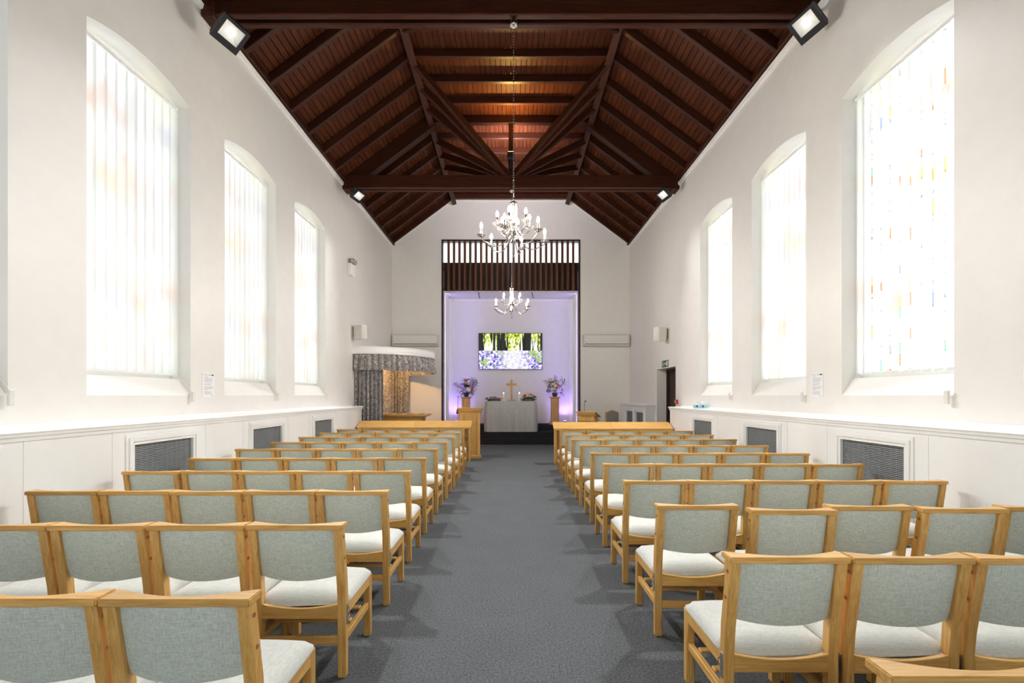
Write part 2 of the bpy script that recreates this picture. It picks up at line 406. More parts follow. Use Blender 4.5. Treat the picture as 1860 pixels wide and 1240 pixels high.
def m_screen():
    """woodland with bluebells shown on the screen; x and z of the panel run -0.5..0.5"""
    m = bpy.data.materials.new('woodland_screen'); m.use_nodes = True
    nt = m.node_tree; nt.nodes.clear()
    tc = N(nt, 'ShaderNodeTexCoord')
    sx = N(nt, 'ShaderNodeSeparateXYZ'); L(nt, tc.outputs['Generated'], sx.inputs[0])
    def noise(scale, s, detail=4, seed=0.0, dist=0.0):
        mp = N(nt, 'ShaderNodeMapping'); mp.inputs['Scale'].default_value = s; mp.inputs['Location'].default_value = (seed, seed, seed)
        L(nt, tc.outputs['Generated'], mp.inputs[0])
        n = N(nt, 'ShaderNodeTexNoise'); n.inputs['Scale'].default_value = scale; n.inputs['Detail'].default_value = detail; n.inputs['Distortion'].default_value = dist
        n.inputs['Roughness'].default_value = 0.65
        L(nt, mp.outputs[0], n.inputs['Vector']); return n.outputs['Fac']
    def mix(f, a, b):
        x = N(nt, 'ShaderNodeMixRGB')
        for i, v in ((0, f), (1, a), (2, b)):
            if isinstance(v, tuple): x.inputs[i].default_value = (*v, 1)
            elif isinstance(v, float): x.inputs[i].default_value = v
            else: L(nt, v, x.inputs[i])
        return x.outputs[0]
    def bw(src, a, b):
        r = ramp(nt, [(a, (0, 0, 0)), (b, (1, 1, 1))] if a < b else [(b, (1, 1, 1)), (a, (0, 0, 0))]); L(nt, src, r.inputs['Fac']); return r.outputs[0]
    # upper half: bright gaps, yellow green leaves, dark trunks
    fol = ramp(nt, [(0.40, (0.06, 0.10, 0.01)), (0.48, (0.42, 0.52, 0.05)), (0.56, (0.85, 0.90, 0.32)), (0.66, (1, 1, 0.8))])
    L(nt, noise(11, (2.2, 1, 1.0), 6, 3.1, 0.4), fol.inputs['Fac'])
    gap = bw(noise(7, (2.6, 1, 0.35), 3, 9.0), 0.47, 0.55)
    low = bw(sx.outputs['Z'], 0.90, 0.62)
    lowm = N(nt, 'ShaderNodeMath', operation='MULTIPLY'); L(nt, gap, lowm.inputs[0]); L(nt, low, lowm.inputs[1])
    up = mix(lowm.outputs[0], fol.outputs[0], (1.0, 1.0, 0.98))
    tr = bw(noise(5.5, (2.4, 1, 0.10), 2, 5.7), 0.455, 0.425)
    up = mix(tr, up, (0.022, 0.024, 0.016))
    def stripe(c, w):
        a = N(nt, 'ShaderNodeMath', operation='SUBTRACT'); L(nt, sx.outputs['X'], a.inputs[0]); a.inputs[1].default_value = c
        b = N(nt, 'ShaderNodeMath', operation='ABSOLUTE'); L(nt, a.outputs[0], b.inputs[0])
        k = N(nt, 'ShaderNodeMath', operation='LESS_THAN'); L(nt, b.outputs[0], k.inputs[0]); k.inputs[1].default_value = w
        return k.outputs[0]
    for c, w in ((0.02, 0.045), (0.24, 0.018), (0.31, 0.025), (0.38, 0.028), (0.785, 0.038), (0.99, 0.015)):
        up = mix(stripe(c, w), up, (0.030, 0.032, 0.026))
    # lower half: violet and white flowers, green patches
    fl = ramp(nt, [(0.36, (0.03, 0.05, 0.02)), (0.44, (0.14, 0.10, 0.46)), (0.50, (0.42, 0.36, 0.85)), (0.56, (0.86, 0.84, 1.0)), (0.66, (1, 1, 1))])
    L(nt, noise(16, (1.6, 1, 1.0), 7, 1.3, 0.3), fl.inputs['Fac'])
    gr = bw(noise(5, (1.6, 1, 1.0), 3, 7.7), 0.55, 0.63)
    lo = mix(gr, fl.outputs[0], (0.35, 0.52, 0.12))
    # pale path of light in the middle
    a = N(nt, 'ShaderNodeMath', operation='SUBTRACT'); L(nt, sx.outputs['X'], a.inputs[0]); a.inputs[1].default_value = 0.56
    b = N(nt, 'ShaderNodeMath', operation='ABSOLUTE'); L(nt, a.outputs[0], b.inputs[0])
    pm = N(nt, 'ShaderNodeMath', operation='MULTIPLY'); L(nt, bw(b.outputs[0], 0.28, 0.05), pm.inputs[0]); pm.inputs[1].default_value = 0.6
    lo = mix(pm.outputs[0], lo, (0.95, 0.93, 1.0))
    hz = N(nt, 'ShaderNodeMath', operation='GREATER_THAN'); L(nt, sx.outputs['Z'], hz.inputs[0]); hz.inputs[1].default_value = 0.52
    allc = mix(hz.outputs[0], lo, up)
    e = N(nt, 'ShaderNodeEmission'); e.inputs[1].default_value = 0.31
    L(nt, allc, e.inputs[0])
    o = N(nt, 'ShaderNodeOutputMaterial'); L(nt, e.outputs[0], o.inputs[0])
    return m
M['screen'] = m_screen()

# ------------------------------------------------------------------ room dimensions
XW = 3.90            # inner face of the side walls
Y0, YE = -3.6, 15.2  # wall behind the camera, end wall
ZW = 6.57            # wall top
XF, ZF = 1.93, 8.04  # edge and height of the flat part of the ceiling
WIN_W, SILL, SPRING, RISE = 1.38, 1.53, 5.02, 0.125
WY_L = [0.16 + 2.045 * i for i in range(-1, 5)]  # first two windows are added out of view for more daylight
WY_R = [-0.01 + 2.04 * i for i in range(-1, 5)]  # first two added on this side as well, unseen, for their light
DOOR_Y0, DOOR_Y1, DOOR_H = 10.95, 12.36, 2.22

# ------------------------------------------------------------------ floor
tag(MB().box(-4.3, 4.3, Y0 - 0.2, 16.8, -0.12, 0.0).build('floor', M['carpet']), kind='structure')

# ------------------------------------------------------------------ side walls
def arch_z(t): return SPRING + RISE * (1 - (2 * t - 1) ** 2)
def side_wall(name, sgn, wins, door):
    mb = MB()
    T = 0.36
    holes = [(w, w + WIN_W, 'w') for w in wins]
    if door: holes.append((DOOR_Y0, DOOR_Y1, 'd'))
    holes.sort()
    def quad(x, a, b, c, d):  # points (y,z)
        mb.add([(x, *p) for p in (a, b, c, d)], [(0, 1, 2, 3)])
    xi, xo = sgn * XW, sgn * (XW + T)
    for x in (xi, xo):
        y = Y0
        for a, b, k in holes:
            quad(x, (y, 0), (a, 0), (a, ZW), (y, ZW))
            if k == 'w':
                quad(x, (a, 0), (b, 0), (b, SILL), (a, SILL))
                n = 16
                for i in range(n):
                    t0, t1 = i / n, (i + 1) / n
                    ya, yb = a + (b - a) * t0, a + (b - a) * t1
                    quad(x, (ya, arch_z(t0)), (yb, arch_z(t1)), (yb, ZW), (ya, ZW))
            else:
                quad(x, (a, DOOR_H), (b, DOOR_H), (b, ZW), (a, ZW))
            y = b
        quad(x, (y, 0), (YE + 0.2, 0), (YE + 0.2, ZW), (y, ZW))
    for a, b, k in holes:
        if k == 'w':
            for yy in (a, b):
                mb.add([(xi, yy, SILL), (xo, yy, SILL), (xo, yy, SPRING), (xi, yy, SPRING)], [(0, 1, 2, 3)])
            n = 16
            for i in range(n):
                t0, t1 = i / n, (i + 1) / n
                ya, yb = a + (b - a) * t0, a + (b - a) * t1
                mb.add([(xi, ya, arch_z(t0)), (xo, ya, arch_z(t0)), (xo, yb, arch_z(t1)), (xi, yb, arch_z(t1))], [(0, 1, 2, 3)])
            # sloping sill, then a level ledge
            xs = sgn * (XW + 0.13)
            mb.add([(xi, a, SILL), (xi, b, SILL), (xs, b, SILL + 0.20), (xs, a, SILL + 0.20)], [(0, 1, 2, 3)])
            mb.add([(xs, a, SILL + 0.20), (xs, b, SILL + 0.20), (xo, b, SILL + 0.20), (xo, a, SILL + 0.20)], [(0, 1, 2, 3)])
            mb.add([(xo, a, SILL), (xo, b, SILL), (xo, b, SILL + 0.2), (xo, a, SILL + 0.2)], [(0, 1, 2, 3)])
        else:
            for yy in (a, b):
                mb.add([(xi, yy, 0), (xo, yy, 0), (xo, yy, DOOR_H), (xi, yy, DOOR_H)], [(0, 1, 2, 3)])
            mb.add([(xi, a, DOOR_H), (xo, a, DOOR_H), (xo, b, DOOR_H), (xi, b, DOOR_H)], [(0, 1, 2, 3)])
    mb.add([(xi, Y0, ZW), (xo, Y0, ZW), (xo, YE + .2, ZW), (xi, YE + .2, ZW)], [(0, 1, 2, 3)])
    me = mb.mesh(name, merge=True)
    return tag(link(name, me, M['plaster']), kind='structure')
wall_l = side_wall('wall_left', -1, WY_L, False)
wall_r = side_wall('wall_right', 1, WY_R, True)

# wall behind the camera and end wall
def gable(x0, x1):
    pts = [(x, ZW + (XW - abs(x)) / (XW - XF) * (ZF - ZW) if abs(x) > XF else ZF) for x in (x0, -XF, XF, x1) if x0 <= x <= x1]
    return pts
BWX, BWZ0, BWZ1 = 2.3, 0.9, 5.3     # added tall window behind the viewer, lets in extra daylight
w = MB()
w.box(-4.2, -BWX, Y0 - .2, Y0, 0, ZW); w.box(BWX, 4.2, Y0 - .2, Y0, 0, ZW)
w.box(-BWX, BWX, Y0 - .2, Y0, 0, BWZ0); w.box(-BWX, BWX, Y0 - .2, Y0, BWZ1, ZW)
w.prism([(-4.2, ZW), (4.2, ZW), (XF, ZF + .1), (-XF, ZF + .1)], 1, Y0 - .2, Y0)
tag(w.build('wall_back', M['plaster']), kind='structure')
OX, OZ = 2.28, 6.65
sl = lambda x: ZW + (XW - abs(x)) / (XW - XF) * (ZF - ZW)
w = MB()
for s in (-1, 1):
    w.prism([(s * OX, 0), (s * XW, 0), (s * XW, ZW + .05), (s * OX, sl(OX) + .05)], 1, YE, YE + 0.25)
w.prism([(-OX, OZ), (OX, OZ), (OX, sl(OX) + .05), (XF, ZF + .05), (-XF, ZF + .05), (-OX, sl(OX) + .05)], 1, YE, YE + 0.25)
wall_end = tag(w.build('wall_end', M['plaster'], merge=True), kind='structure')

# recess behind the altar
RX, RB, RZ = 2.24, 16.6, 5.0
w = MB()
for s in (-1, 1):
    w.box(min(s * RX, s * (RX + .1)), max(s * RX, s * (RX + .1)), YE + 0.25, RB + .1, 0, RZ + .1)
w.box(-RX, RX, RB, RB + 0.1, 0, RZ + .1)
w.box(-RX, RX, YE + 0.25, RB, RZ, RZ + 0.1)
tag(w.build('wall_recess', M['plaster']), kind='structure')
# raised white border round the recess back wall
w = MB()
for s in (-1, 1):
    a, b = sorted((s * 2.23, s * 2.12)); w.box(a, b, RB - .05, RB - .002, .53, 4.99)
    a, b = sorted((s * 2.12, s * 2.08)); w.box(a, b, RB - .025, RB - .002, .53, 4.90)
w.box(-2.08, 2.08, RB - .05, RB - .002, 4.90, 4.99)
tag(w.build('trim_1', M['white'], bevel=.006), kind='structure')

# steps to the altar
step_pts = [(14.4, 0.0), (14.4, 0.178), (14.76, 0.178), (14.76, 0.355), (15.52, 0.355), (15.52, 0.53), (16.6, 0.53), (16.6, 0.0)]
w = MB()
w.prism(step_pts[:4] + [(YE, .355), (YE, 0)], 0, -2.7, 2.7)
w.prism([(YE + .002, 0.001), (YE + .002, .355), (15.52, .355), (15.52, .53), (16.598, .53), (16.598, 0.001)], 0, -RX + .004, RX - .004)
tag(w.build('floor_steps', M['carpet_dark'], bevel=.012, seg=2), kind='structure')

# white cove where wall meets the roof
for i, s in enumerate((-1, 1)):
    tag(MB().prism([(s * XW, ZW - .185), (s * (XW - .03), ZW - .185), (s * (XW - .045), ZW - .125), (s * XW, ZW - .115)], 1, Y0, YE).build('trim_%d' % (2 + i), M['white']), kind='structure')
w = MB()
for s in (-1, 1):
    w.beam((s * XW, YE - .015, ZW - .08), (s * XF, YE - .015, ZF - .08), .03, .05)
w.box(-XF, XF, YE - .03, YE, ZF - .11, ZF - .06)
tag(w.build('trim_4', M['white']), kind='structure')

# ------------------------------------------------------------------ ceiling: boards, rafters, trusses
sec = [(-4.1, ZW - (4.1 - XW) / (XW - XF) * (ZF - ZW) + .06), (-XF - .02, ZF + .06), (XF + .02, ZF + .06), (4.1, ZW - (4.1 - XW) / (XW - XF) * (ZF - ZW) + .06)]
sec2 = [(x, z + .1) for x, z in sec[::-1]]
ceiling = tag(MB().prism(sec + sec2, 1, Y0, YE + .25).build('ceiling', M['darkwood']), kind='structure')
BW = 0.1005
LEN = YE - Y0
bm_board = MB().box(-BW / 2 + .003, BW / 2 - .003, 0, LEN, 0, .022).mesh('board', bevel=.004)
bm_board.materials.append(M['roof'])
nflat = int(2 * XF / BW)
for i in range(nflat):
    x = -XF + (i + .5) * (2 * XF / nflat)
    link('board', bm_board, None, ceiling, (x, Y0, ZF + .02))
ang = math.atan2(ZF - ZW, XW - XF)
slope_len = math.hypot(XW - XF, ZF - ZW)
nsl = int(slope_len / BW)
for s in (-1, 1):
    for i in range(nsl):
        t = (i + .5) / nsl
        x = s * (XW + (XF - XW) * t); z = ZW + (ZF - ZW) * t
        link('board', bm_board, None, ceiling, (x - s * -.0 , Y0, z + .012), (0, s * ang, 0))
# rafters and joists
PIT = 4.87 / 7
TRUSS = [1.09, 5.96, 10.83]
def timber(name, x0, x1, w, d, mat='beam_x'):
    me = MB().box(x0, x1, -w, w, -d, 0).mesh(name, bevel=.008); me.materials.append(M[mat]); return me
me_raf = {-1: timber('rafter', 0, slope_len - .04, .042, .15), 1: timber('rafter', -slope_len + .04, 0, .042, .15)}
me_prin = {-1: timber('principal_rafter', 0, slope_len - .02, .09, .30), 1: timber('principal_rafter', -slope_len + .02, 0, .09, .30)}
me_joi = timber('joist', -XF + .05, XF - .05, .042, .15)
me_col = timber('collar', -XF + .05, XF - .05, .06, .18)
for k in range(-23, 7):
    y = 10.83 + k * PIT
    if y < Y0 + .1 or y > YE - .1: continue
    tr = any(abs(y - t) < .05 for t in TRUSS)
    link('collar' if tr else 'joist', me_col if tr else me_joi, None, ceiling, (0, y, ZF + .018))
    for s in (-1, 1):
        link('principal_rafter' if tr else 'rafter', (me_prin if tr else me_raf)[s], None, ceiling, (s * XW, y, ZW + .010), (0, s * ang, 0))
for s in (-1, 1):   # purlin along the edge of the flat part
    MB().box(-.07, .07, Y0, YE, -.27, 0).build('purlin', M['beam_y'], ceiling, (s * XF, 0, ZF + .01), (0, s * ang * .5, 0), bevel=.012)
    MB().box(-.04, .04, Y0, YE, -.12, 0).build('wall_plate', M['beam_y'], ceiling, (s * (XW - .05), 0, ZW + .01), bevel=.01)
for ty in TRUSS:
    for dy in (-.075, .075):
        MB().box(-XW - .05, XW + .05, ty + dy - .045, ty + dy + .045, 6.34, 6.64).build('tie_beam', M['beam_x'], ceiling, bevel=.012)
    MB().box(-.055, .055, ty - .05, ty + .05, 6.50, ZF).build('king_post', M['beam_y'], ceiling, bevel=.01)
    for s in (-1, 1):
        for d in (-3, -2, -1, 1, 2, 3):
            MB().beam((s * .10, ty + d * .03, 6.68), (s * (XF - .02), ty + d * PIT, ZF - .13), .075, .15).build('strut', M['beam_x'], ceiling, bevel=.008)
# timber blocks where the beam ends meet the wall
for ty in TRUSS:
    for s in (-1, 1):
        a, b = sorted((s * (XW - .16), s * XW))
        MB().box(a, b, ty - .15, ty + .15, 6.30, 6.50).build('bearing_block', M['beam_x'], ceiling, bevel=.01)

# ------------------------------------------------------------------ windows and blinds
NUM = ['', 'first', 'second', 'third', 'fourth', 'fifth', 'sixth', 'seventh', 'eighth', 'ninth', 'tenth']
slat_me = []
for seed in range(3):
    rs = random.Random(seed)
    mb = MB()
    SLH = SPRING - .05 - (SILL + .235)
    mb.grid(6, 1, lambda u, v: ((u - .5) * .150, .006 * (1 - (2 * u - 1) ** 2), SILL + .235 + v * SLH))
    me = mb.mesh('slat', smooth=60); me.materials.append(M['blind']); slat_me.append(me)
wt_me = MB().box(-.060, .060, -.004, .004, 0, .028).mesh('bottom_weight', bevel=.002); wt_me.materials.append(M['white'])
win_n = 0
def window(sgn, y0, tilt, side):
    global win_n
    win_n += 1
    xg = sgn * (XW + .27)
    yc = y0 + WIN_W / 2
    root = tag(empty('window_%d' % win_n, (xg, yc, SILL + .2)), kind='structure')
    zb = 0.0; zs = SPRING - SILL - .2
    h = WIN_W / 2
    fr = MB()
    for a, b in ((-h + .001, -h + .06), (h - .06, h - .001)): fr.box(-.03, .03, a, b, zb + .001, zs - .07)
    fr.box(-.03, .03, -h + .06, h - .06, zb + .001, zb + .07)
    n = 16
    for i in range(n):   # arched head
        t0, t1 = i / n, (i + 1) / n
        p = [(-h + WIN_W * t0, arch_z(t0) - SILL - .2), (-h + WIN_W * t1, arch_z(t1) - SILL - .2)]
        fr.prism([(p[0][0], p[0][1] - .07), (p[1][0], p[1][1] - .07), p[1], p[0]], 0, -.03, .03)
    fr.build('window_frame', M['white'], root)
    MB().box(-.025, .025, -.025, .025, .07, zs + .06).build('mullion', M['white'], root)
    cuts = [.07, .95, 1.85, 2.75, zs]
    for z in cuts[1:4]: MB().box(-.024, .024, -h + .06, h - .06, z - .02, z + .02).build('transom', M['white'], root)
    for a, b in ((-h + .06, -.025), (.025, h - .06)):
        for i in range(4):
            z0, z1 = cuts[i] + (.02 if i else 0), cuts[i + 1] - (.02 if i < 3 else 0)
            if i < 3: MB().box(-.004, .004, a, b, z0, z1).build('pane', M['stained'], root)
            else:
                ta, tb = (a + h) / WIN_W, (b + h) / WIN_W
                pts = [(a, z0), (b, z0)] + [(-h + WIN_W * t, arch_z(t) - SILL - .2 - .06) for t in [tb + (ta - tb) * q / 8 for q in range(9)]]
                MB().prism(pts, 0, -.004, .004).build('pane', M['stained'], root)
    # vertical blind: a thing of its own
    xb = sgn * (XW + .16)
    bl = empty('vertical_blind', (xb, yc, 0))
    MB().box(-.022, .022, -h + .012, h - .012, SPRING - .045, SPRING - .008).build('headrail', M['white'], bl, bevel=.004)
    ns = 11
    for i in range(ns):
        y = -h + .065 + (WIN_W - .13) * i / (ns - 1)
        o = link('slat', slat_me[i % 3], None, bl, (0, y, 0), (0, 0, PI / 2 + tilt + random.uniform(-.06, .06)))
        link('bottom_weight', wt_me, None, o, (0, 0, SILL + .236))
    # pull cord with its weight at the sill corner
    cyo = (-h + .02) if sgn > 0 else (h - .02)
    xin = -sgn * .205
    MB().tube([(-sgn * .02, cyo, SPRING - .05), (-sgn * .02, cyo, SILL + .24), (xin, cyo, SILL + .04)], .0025, 5).build('pull_cord', M['white'], bl)
    MB().box(xin - .012, xin + .012, cyo - .022, cyo + .022, SILL - .08, SILL + .045).build('cord_weight', M['cream'], bl, bevel=.005)
    return bl
wl = {0: None}
for i, y in enumerate(WY_L):
    b = window(-1, y, -0.10, 'left')
    nm = {2: 'white vertical blind at the left frame edge, mostly out of view', 3: 'closed white vertical blind in the large nearest left window',
          4: 'closed white vertical blind in the middle arched window on the left', 5: 'closed white vertical blind in the farthest window on the left'}.get(i, ['white vertical blind in the rearmost left window behind the viewer', 'white vertical blind in the left window next to the viewer'][i % 2])
    tag(b, nm, 'blind', 'vertical blinds in the arched windows')
for i, y in enumerate(WY_R):
    b = window(1, y, -0.20 if i == 3 else 0.10, 'right')
    nm = {2: 'white vertical blind in a right window beside the viewer', 3: 'half open white vertical blind showing coloured glass, nearest right window',
          4: 'white vertical blind in the middle arched window on the right', 5: 'white vertical blind in the farthest window on the right'}.get(i, ['white vertical blind in the rearmost right window behind the viewer', 'white vertical blind in the right window next to the viewer'][i % 2])
    tag(b, nm, 'blind', 'vertical blinds in the arched windows')

# window added in the unseen rear wall to light the chair backs
win_n += 1
bw_ = tag(empty('window_%d' % win_n, (0, Y0 - .12, BWZ0)), kind='structure')
hh = BWZ1 - BWZ0
for i in range(5):
    x = -BWX + 2 * BWX * i / 4
    MB().box(max(-BWX, x - .04), min(BWX, x + .04), -.04, .04, 0, hh).build('mullion', M['white'], bw_)
for i in range(4):
    z = hh * i / 3
    MB().box(-BWX, BWX, -.035, .035, max(0, z - .035), min(hh, z + .035)).build('transom', M['white'], bw_)
for i in range(4):
    for j in range(3):
        MB().box(-BWX + 2 * BWX * i / 4 + .04, -BWX + 2 * BWX * (i + 1) / 4 - .04, -.004, .004, hh * j / 3 + .035, hh * (j + 1) / 3 - .035).build('pane', M['clear'], bw_)

# ------------------------------------------------------------------ door on the right
d = tag(empty('door_1', (XW + .30, (DOOR_Y0 + DOOR_Y1) / 2, 0)), kind='structure')
hw = (DOOR_Y1 - DOOR_Y0) / 2
fr = MB()
for a, b in ((-hw, -hw + .07), (hw - .07, hw)): fr.box(-.05, .06, a, b, 0, DOOR_H)
fr.box(-.05, .06, -hw + .07, hw - .07, DOOR_H - .07, DOOR_H - .001)
fr.build('door_frame', M['darkwood'], d, bevel=.005)
for a, b in ((-hw + .07, -.002), (.002, hw - .07)):
    lf = MB().box(0, .045, a, b, .005, DOOR_H - .07).build('door_leaf', M['darkwood'], d)
    for z0, z1 in ((.2, .95), (1.1, 1.98)):
        MB().box(-.012, 0, a + .1, b - .1, z0, z1).build('door_panel', M['darkwood'], lf, bevel=.01)
MB().tube([(-.05, -.06, .95), (-.05, -.06, 1.15)], .012, 8).build('handle', M['steel'], d)
MB().box(.05, .058, -hw, hw, 0, DOOR_H).build('backing', M['darkwood'], d)

# ------------------------------------------------------------------ radiator casings along the walls
def m_grille():
    return plain('grey_grille', (0.27, 0.29, 0.305), 0.5, 0.2)
M['grille'] = m_grille()
M['grille_back'] = plain('grille_shadow_box', (0.09, 0.095, 0.10), 0.8)
XC, CH = 3.62, 1.245
def casing(sgn, ya, yb, grilles, label):
    root = empty('radiator_casing', (sgn * XC, ya, 0))
    X = lambda v: sgn * v          # v: distance from the front face towards the wall
    depth = XW - XC
    GZ0, GZ1 = .30, 1.055
    body = MB()
    def fb(v0, v1, y0, y1, z0, z1):
        a, b = sorted((X(v0), X(v1))); body.box(a, b, y0 - ya, y1 - ya, z0, z1)
    y = ya
    for g0, g1 in grilles:
        fb(0, .02, y, g0, 0, CH); fb(0, .02, g0, g1, 0, GZ0); fb(0, .02, g0, g1, GZ1, CH); y = g1
    fb(0, .02, y, yb, 0, CH)
    fb(.02, depth, ya, ya + .02, 0, CH); fb(.02, depth, yb - .02, yb, 0, CH)
    body.build('body', M['white'], root)
    # top board and moulding
    t = MB()
    prof = [(-.030, CH), (-.036, CH + .012), (-.030, CH + .026), (0, CH + .032), (depth - .03, CH + .034), (depth - .004, CH + .055), (depth - .002, CH)]
    t.prism([(X(v), z) for v, z in prof], 1, -.03, yb - ya + .03)
    t.build('top_board', M['white'], root, smooth=30)
    t = MB()
    prof = [(-.001, CH - .055), (-.010, CH - .055), (-.014, CH - .03), (-.024, CH - .018), (-.026, CH), (-.001, CH)]
    t.prism([(X(v), z) for v, z in prof], 1, -.02, yb - ya + .02)
    t.build('moulding', M['white'], root)
    a, b = sorted((X(-.012), X(0)))
    MB().box(a, b, 0, yb - ya, 0, .12).build('skirting', M['white'], root, bevel=.003)
    for g0, g1 in grilles:
        f = MB()
        def ring(w0, w1, pr):
            a, b = sorted((X(pr), X(.0)))
            f.box(a, b, g0 - w1 - ya, g0 - w0 - ya, GZ0 - w1, GZ1 + w1)
            f.box(a, b, g1 + w0 - ya, g1 + w1 - ya, GZ0 - w1, GZ1 + w1)
            f.box(a, b, g0 - w0 - ya, g1 + w0 - ya, GZ1 + w0, GZ1 + w1)
            f.box(a, b, g0 - w0 - ya, g1 + w0 - ya, GZ0 - w1, GZ0 - w0)
        ring(.070, .100, -.012); ring(.032, .070, -.024); ring(0, .032, -.010)
        fo = f.build('grille_frame', M['white'], root)
        gl = MB()
        nz = 42
        for i in range(nz):
            z = GZ0 + .008 + (GZ1 - GZ0 - .016) * (i + .5) / nz
            a, b = sorted((X(.022), X(.034)))
            gl.box(a, b, g0 - ya, g1 - ya, z - .0055, z + .0055)
        ny = 12
        for i in range(ny + 1):
            yy = g0 + (g1 - g0) * i / ny - ya
            a, b = sorted((X(.034), X(.040)))
            gl.box(a, b, yy - .004, yy + .004, GZ0, GZ1)
        tag(gl.build('grille', M['grille'], fo), 'grey metal grille of fine horizontal bars', kind='stuff')
        bx = MB()
        a, b = sorted((X(.075), X(.085))); bx.box(a, b, g0 - ya, g1 - ya, GZ0, GZ1)
        bx.build('backing', M['grille_back'], fo)
    # flat panel joints
    for g0, g1 in grilles:
        for yy in (g0 - .23, g1 + .23):
            if ya + .05 < yy < yb - .05:
                a, b = sorted((X(-.004), X(0)))
                MB().box(a, b, yy - ya - .012, yy - ya + .012, .12, CH - .055).build('panel_joint', M['white'], root)
    return tag(root, label, 'radiator cover', 'white radiator casings along the walls')
casing(-1, Y0 + .05, 11.22, [(WY_L[i] + .19, WY_L[i] + 1.01) for i in range(6)], 'long white radiator casing with grey grilles along the left wall')
casing(1, Y0 + .05, 10.52, [(WY_R[i] + .18, WY_R[i] + 1.0) for i in range(6)], 'long white radiator casing with grey grilles along the right wall')
casing(1, 12.42, YE - .04, [(12.62, 13.38), (13.72, 14.5)], 'short white radiator casing with two dark grilles beyond the doorway')

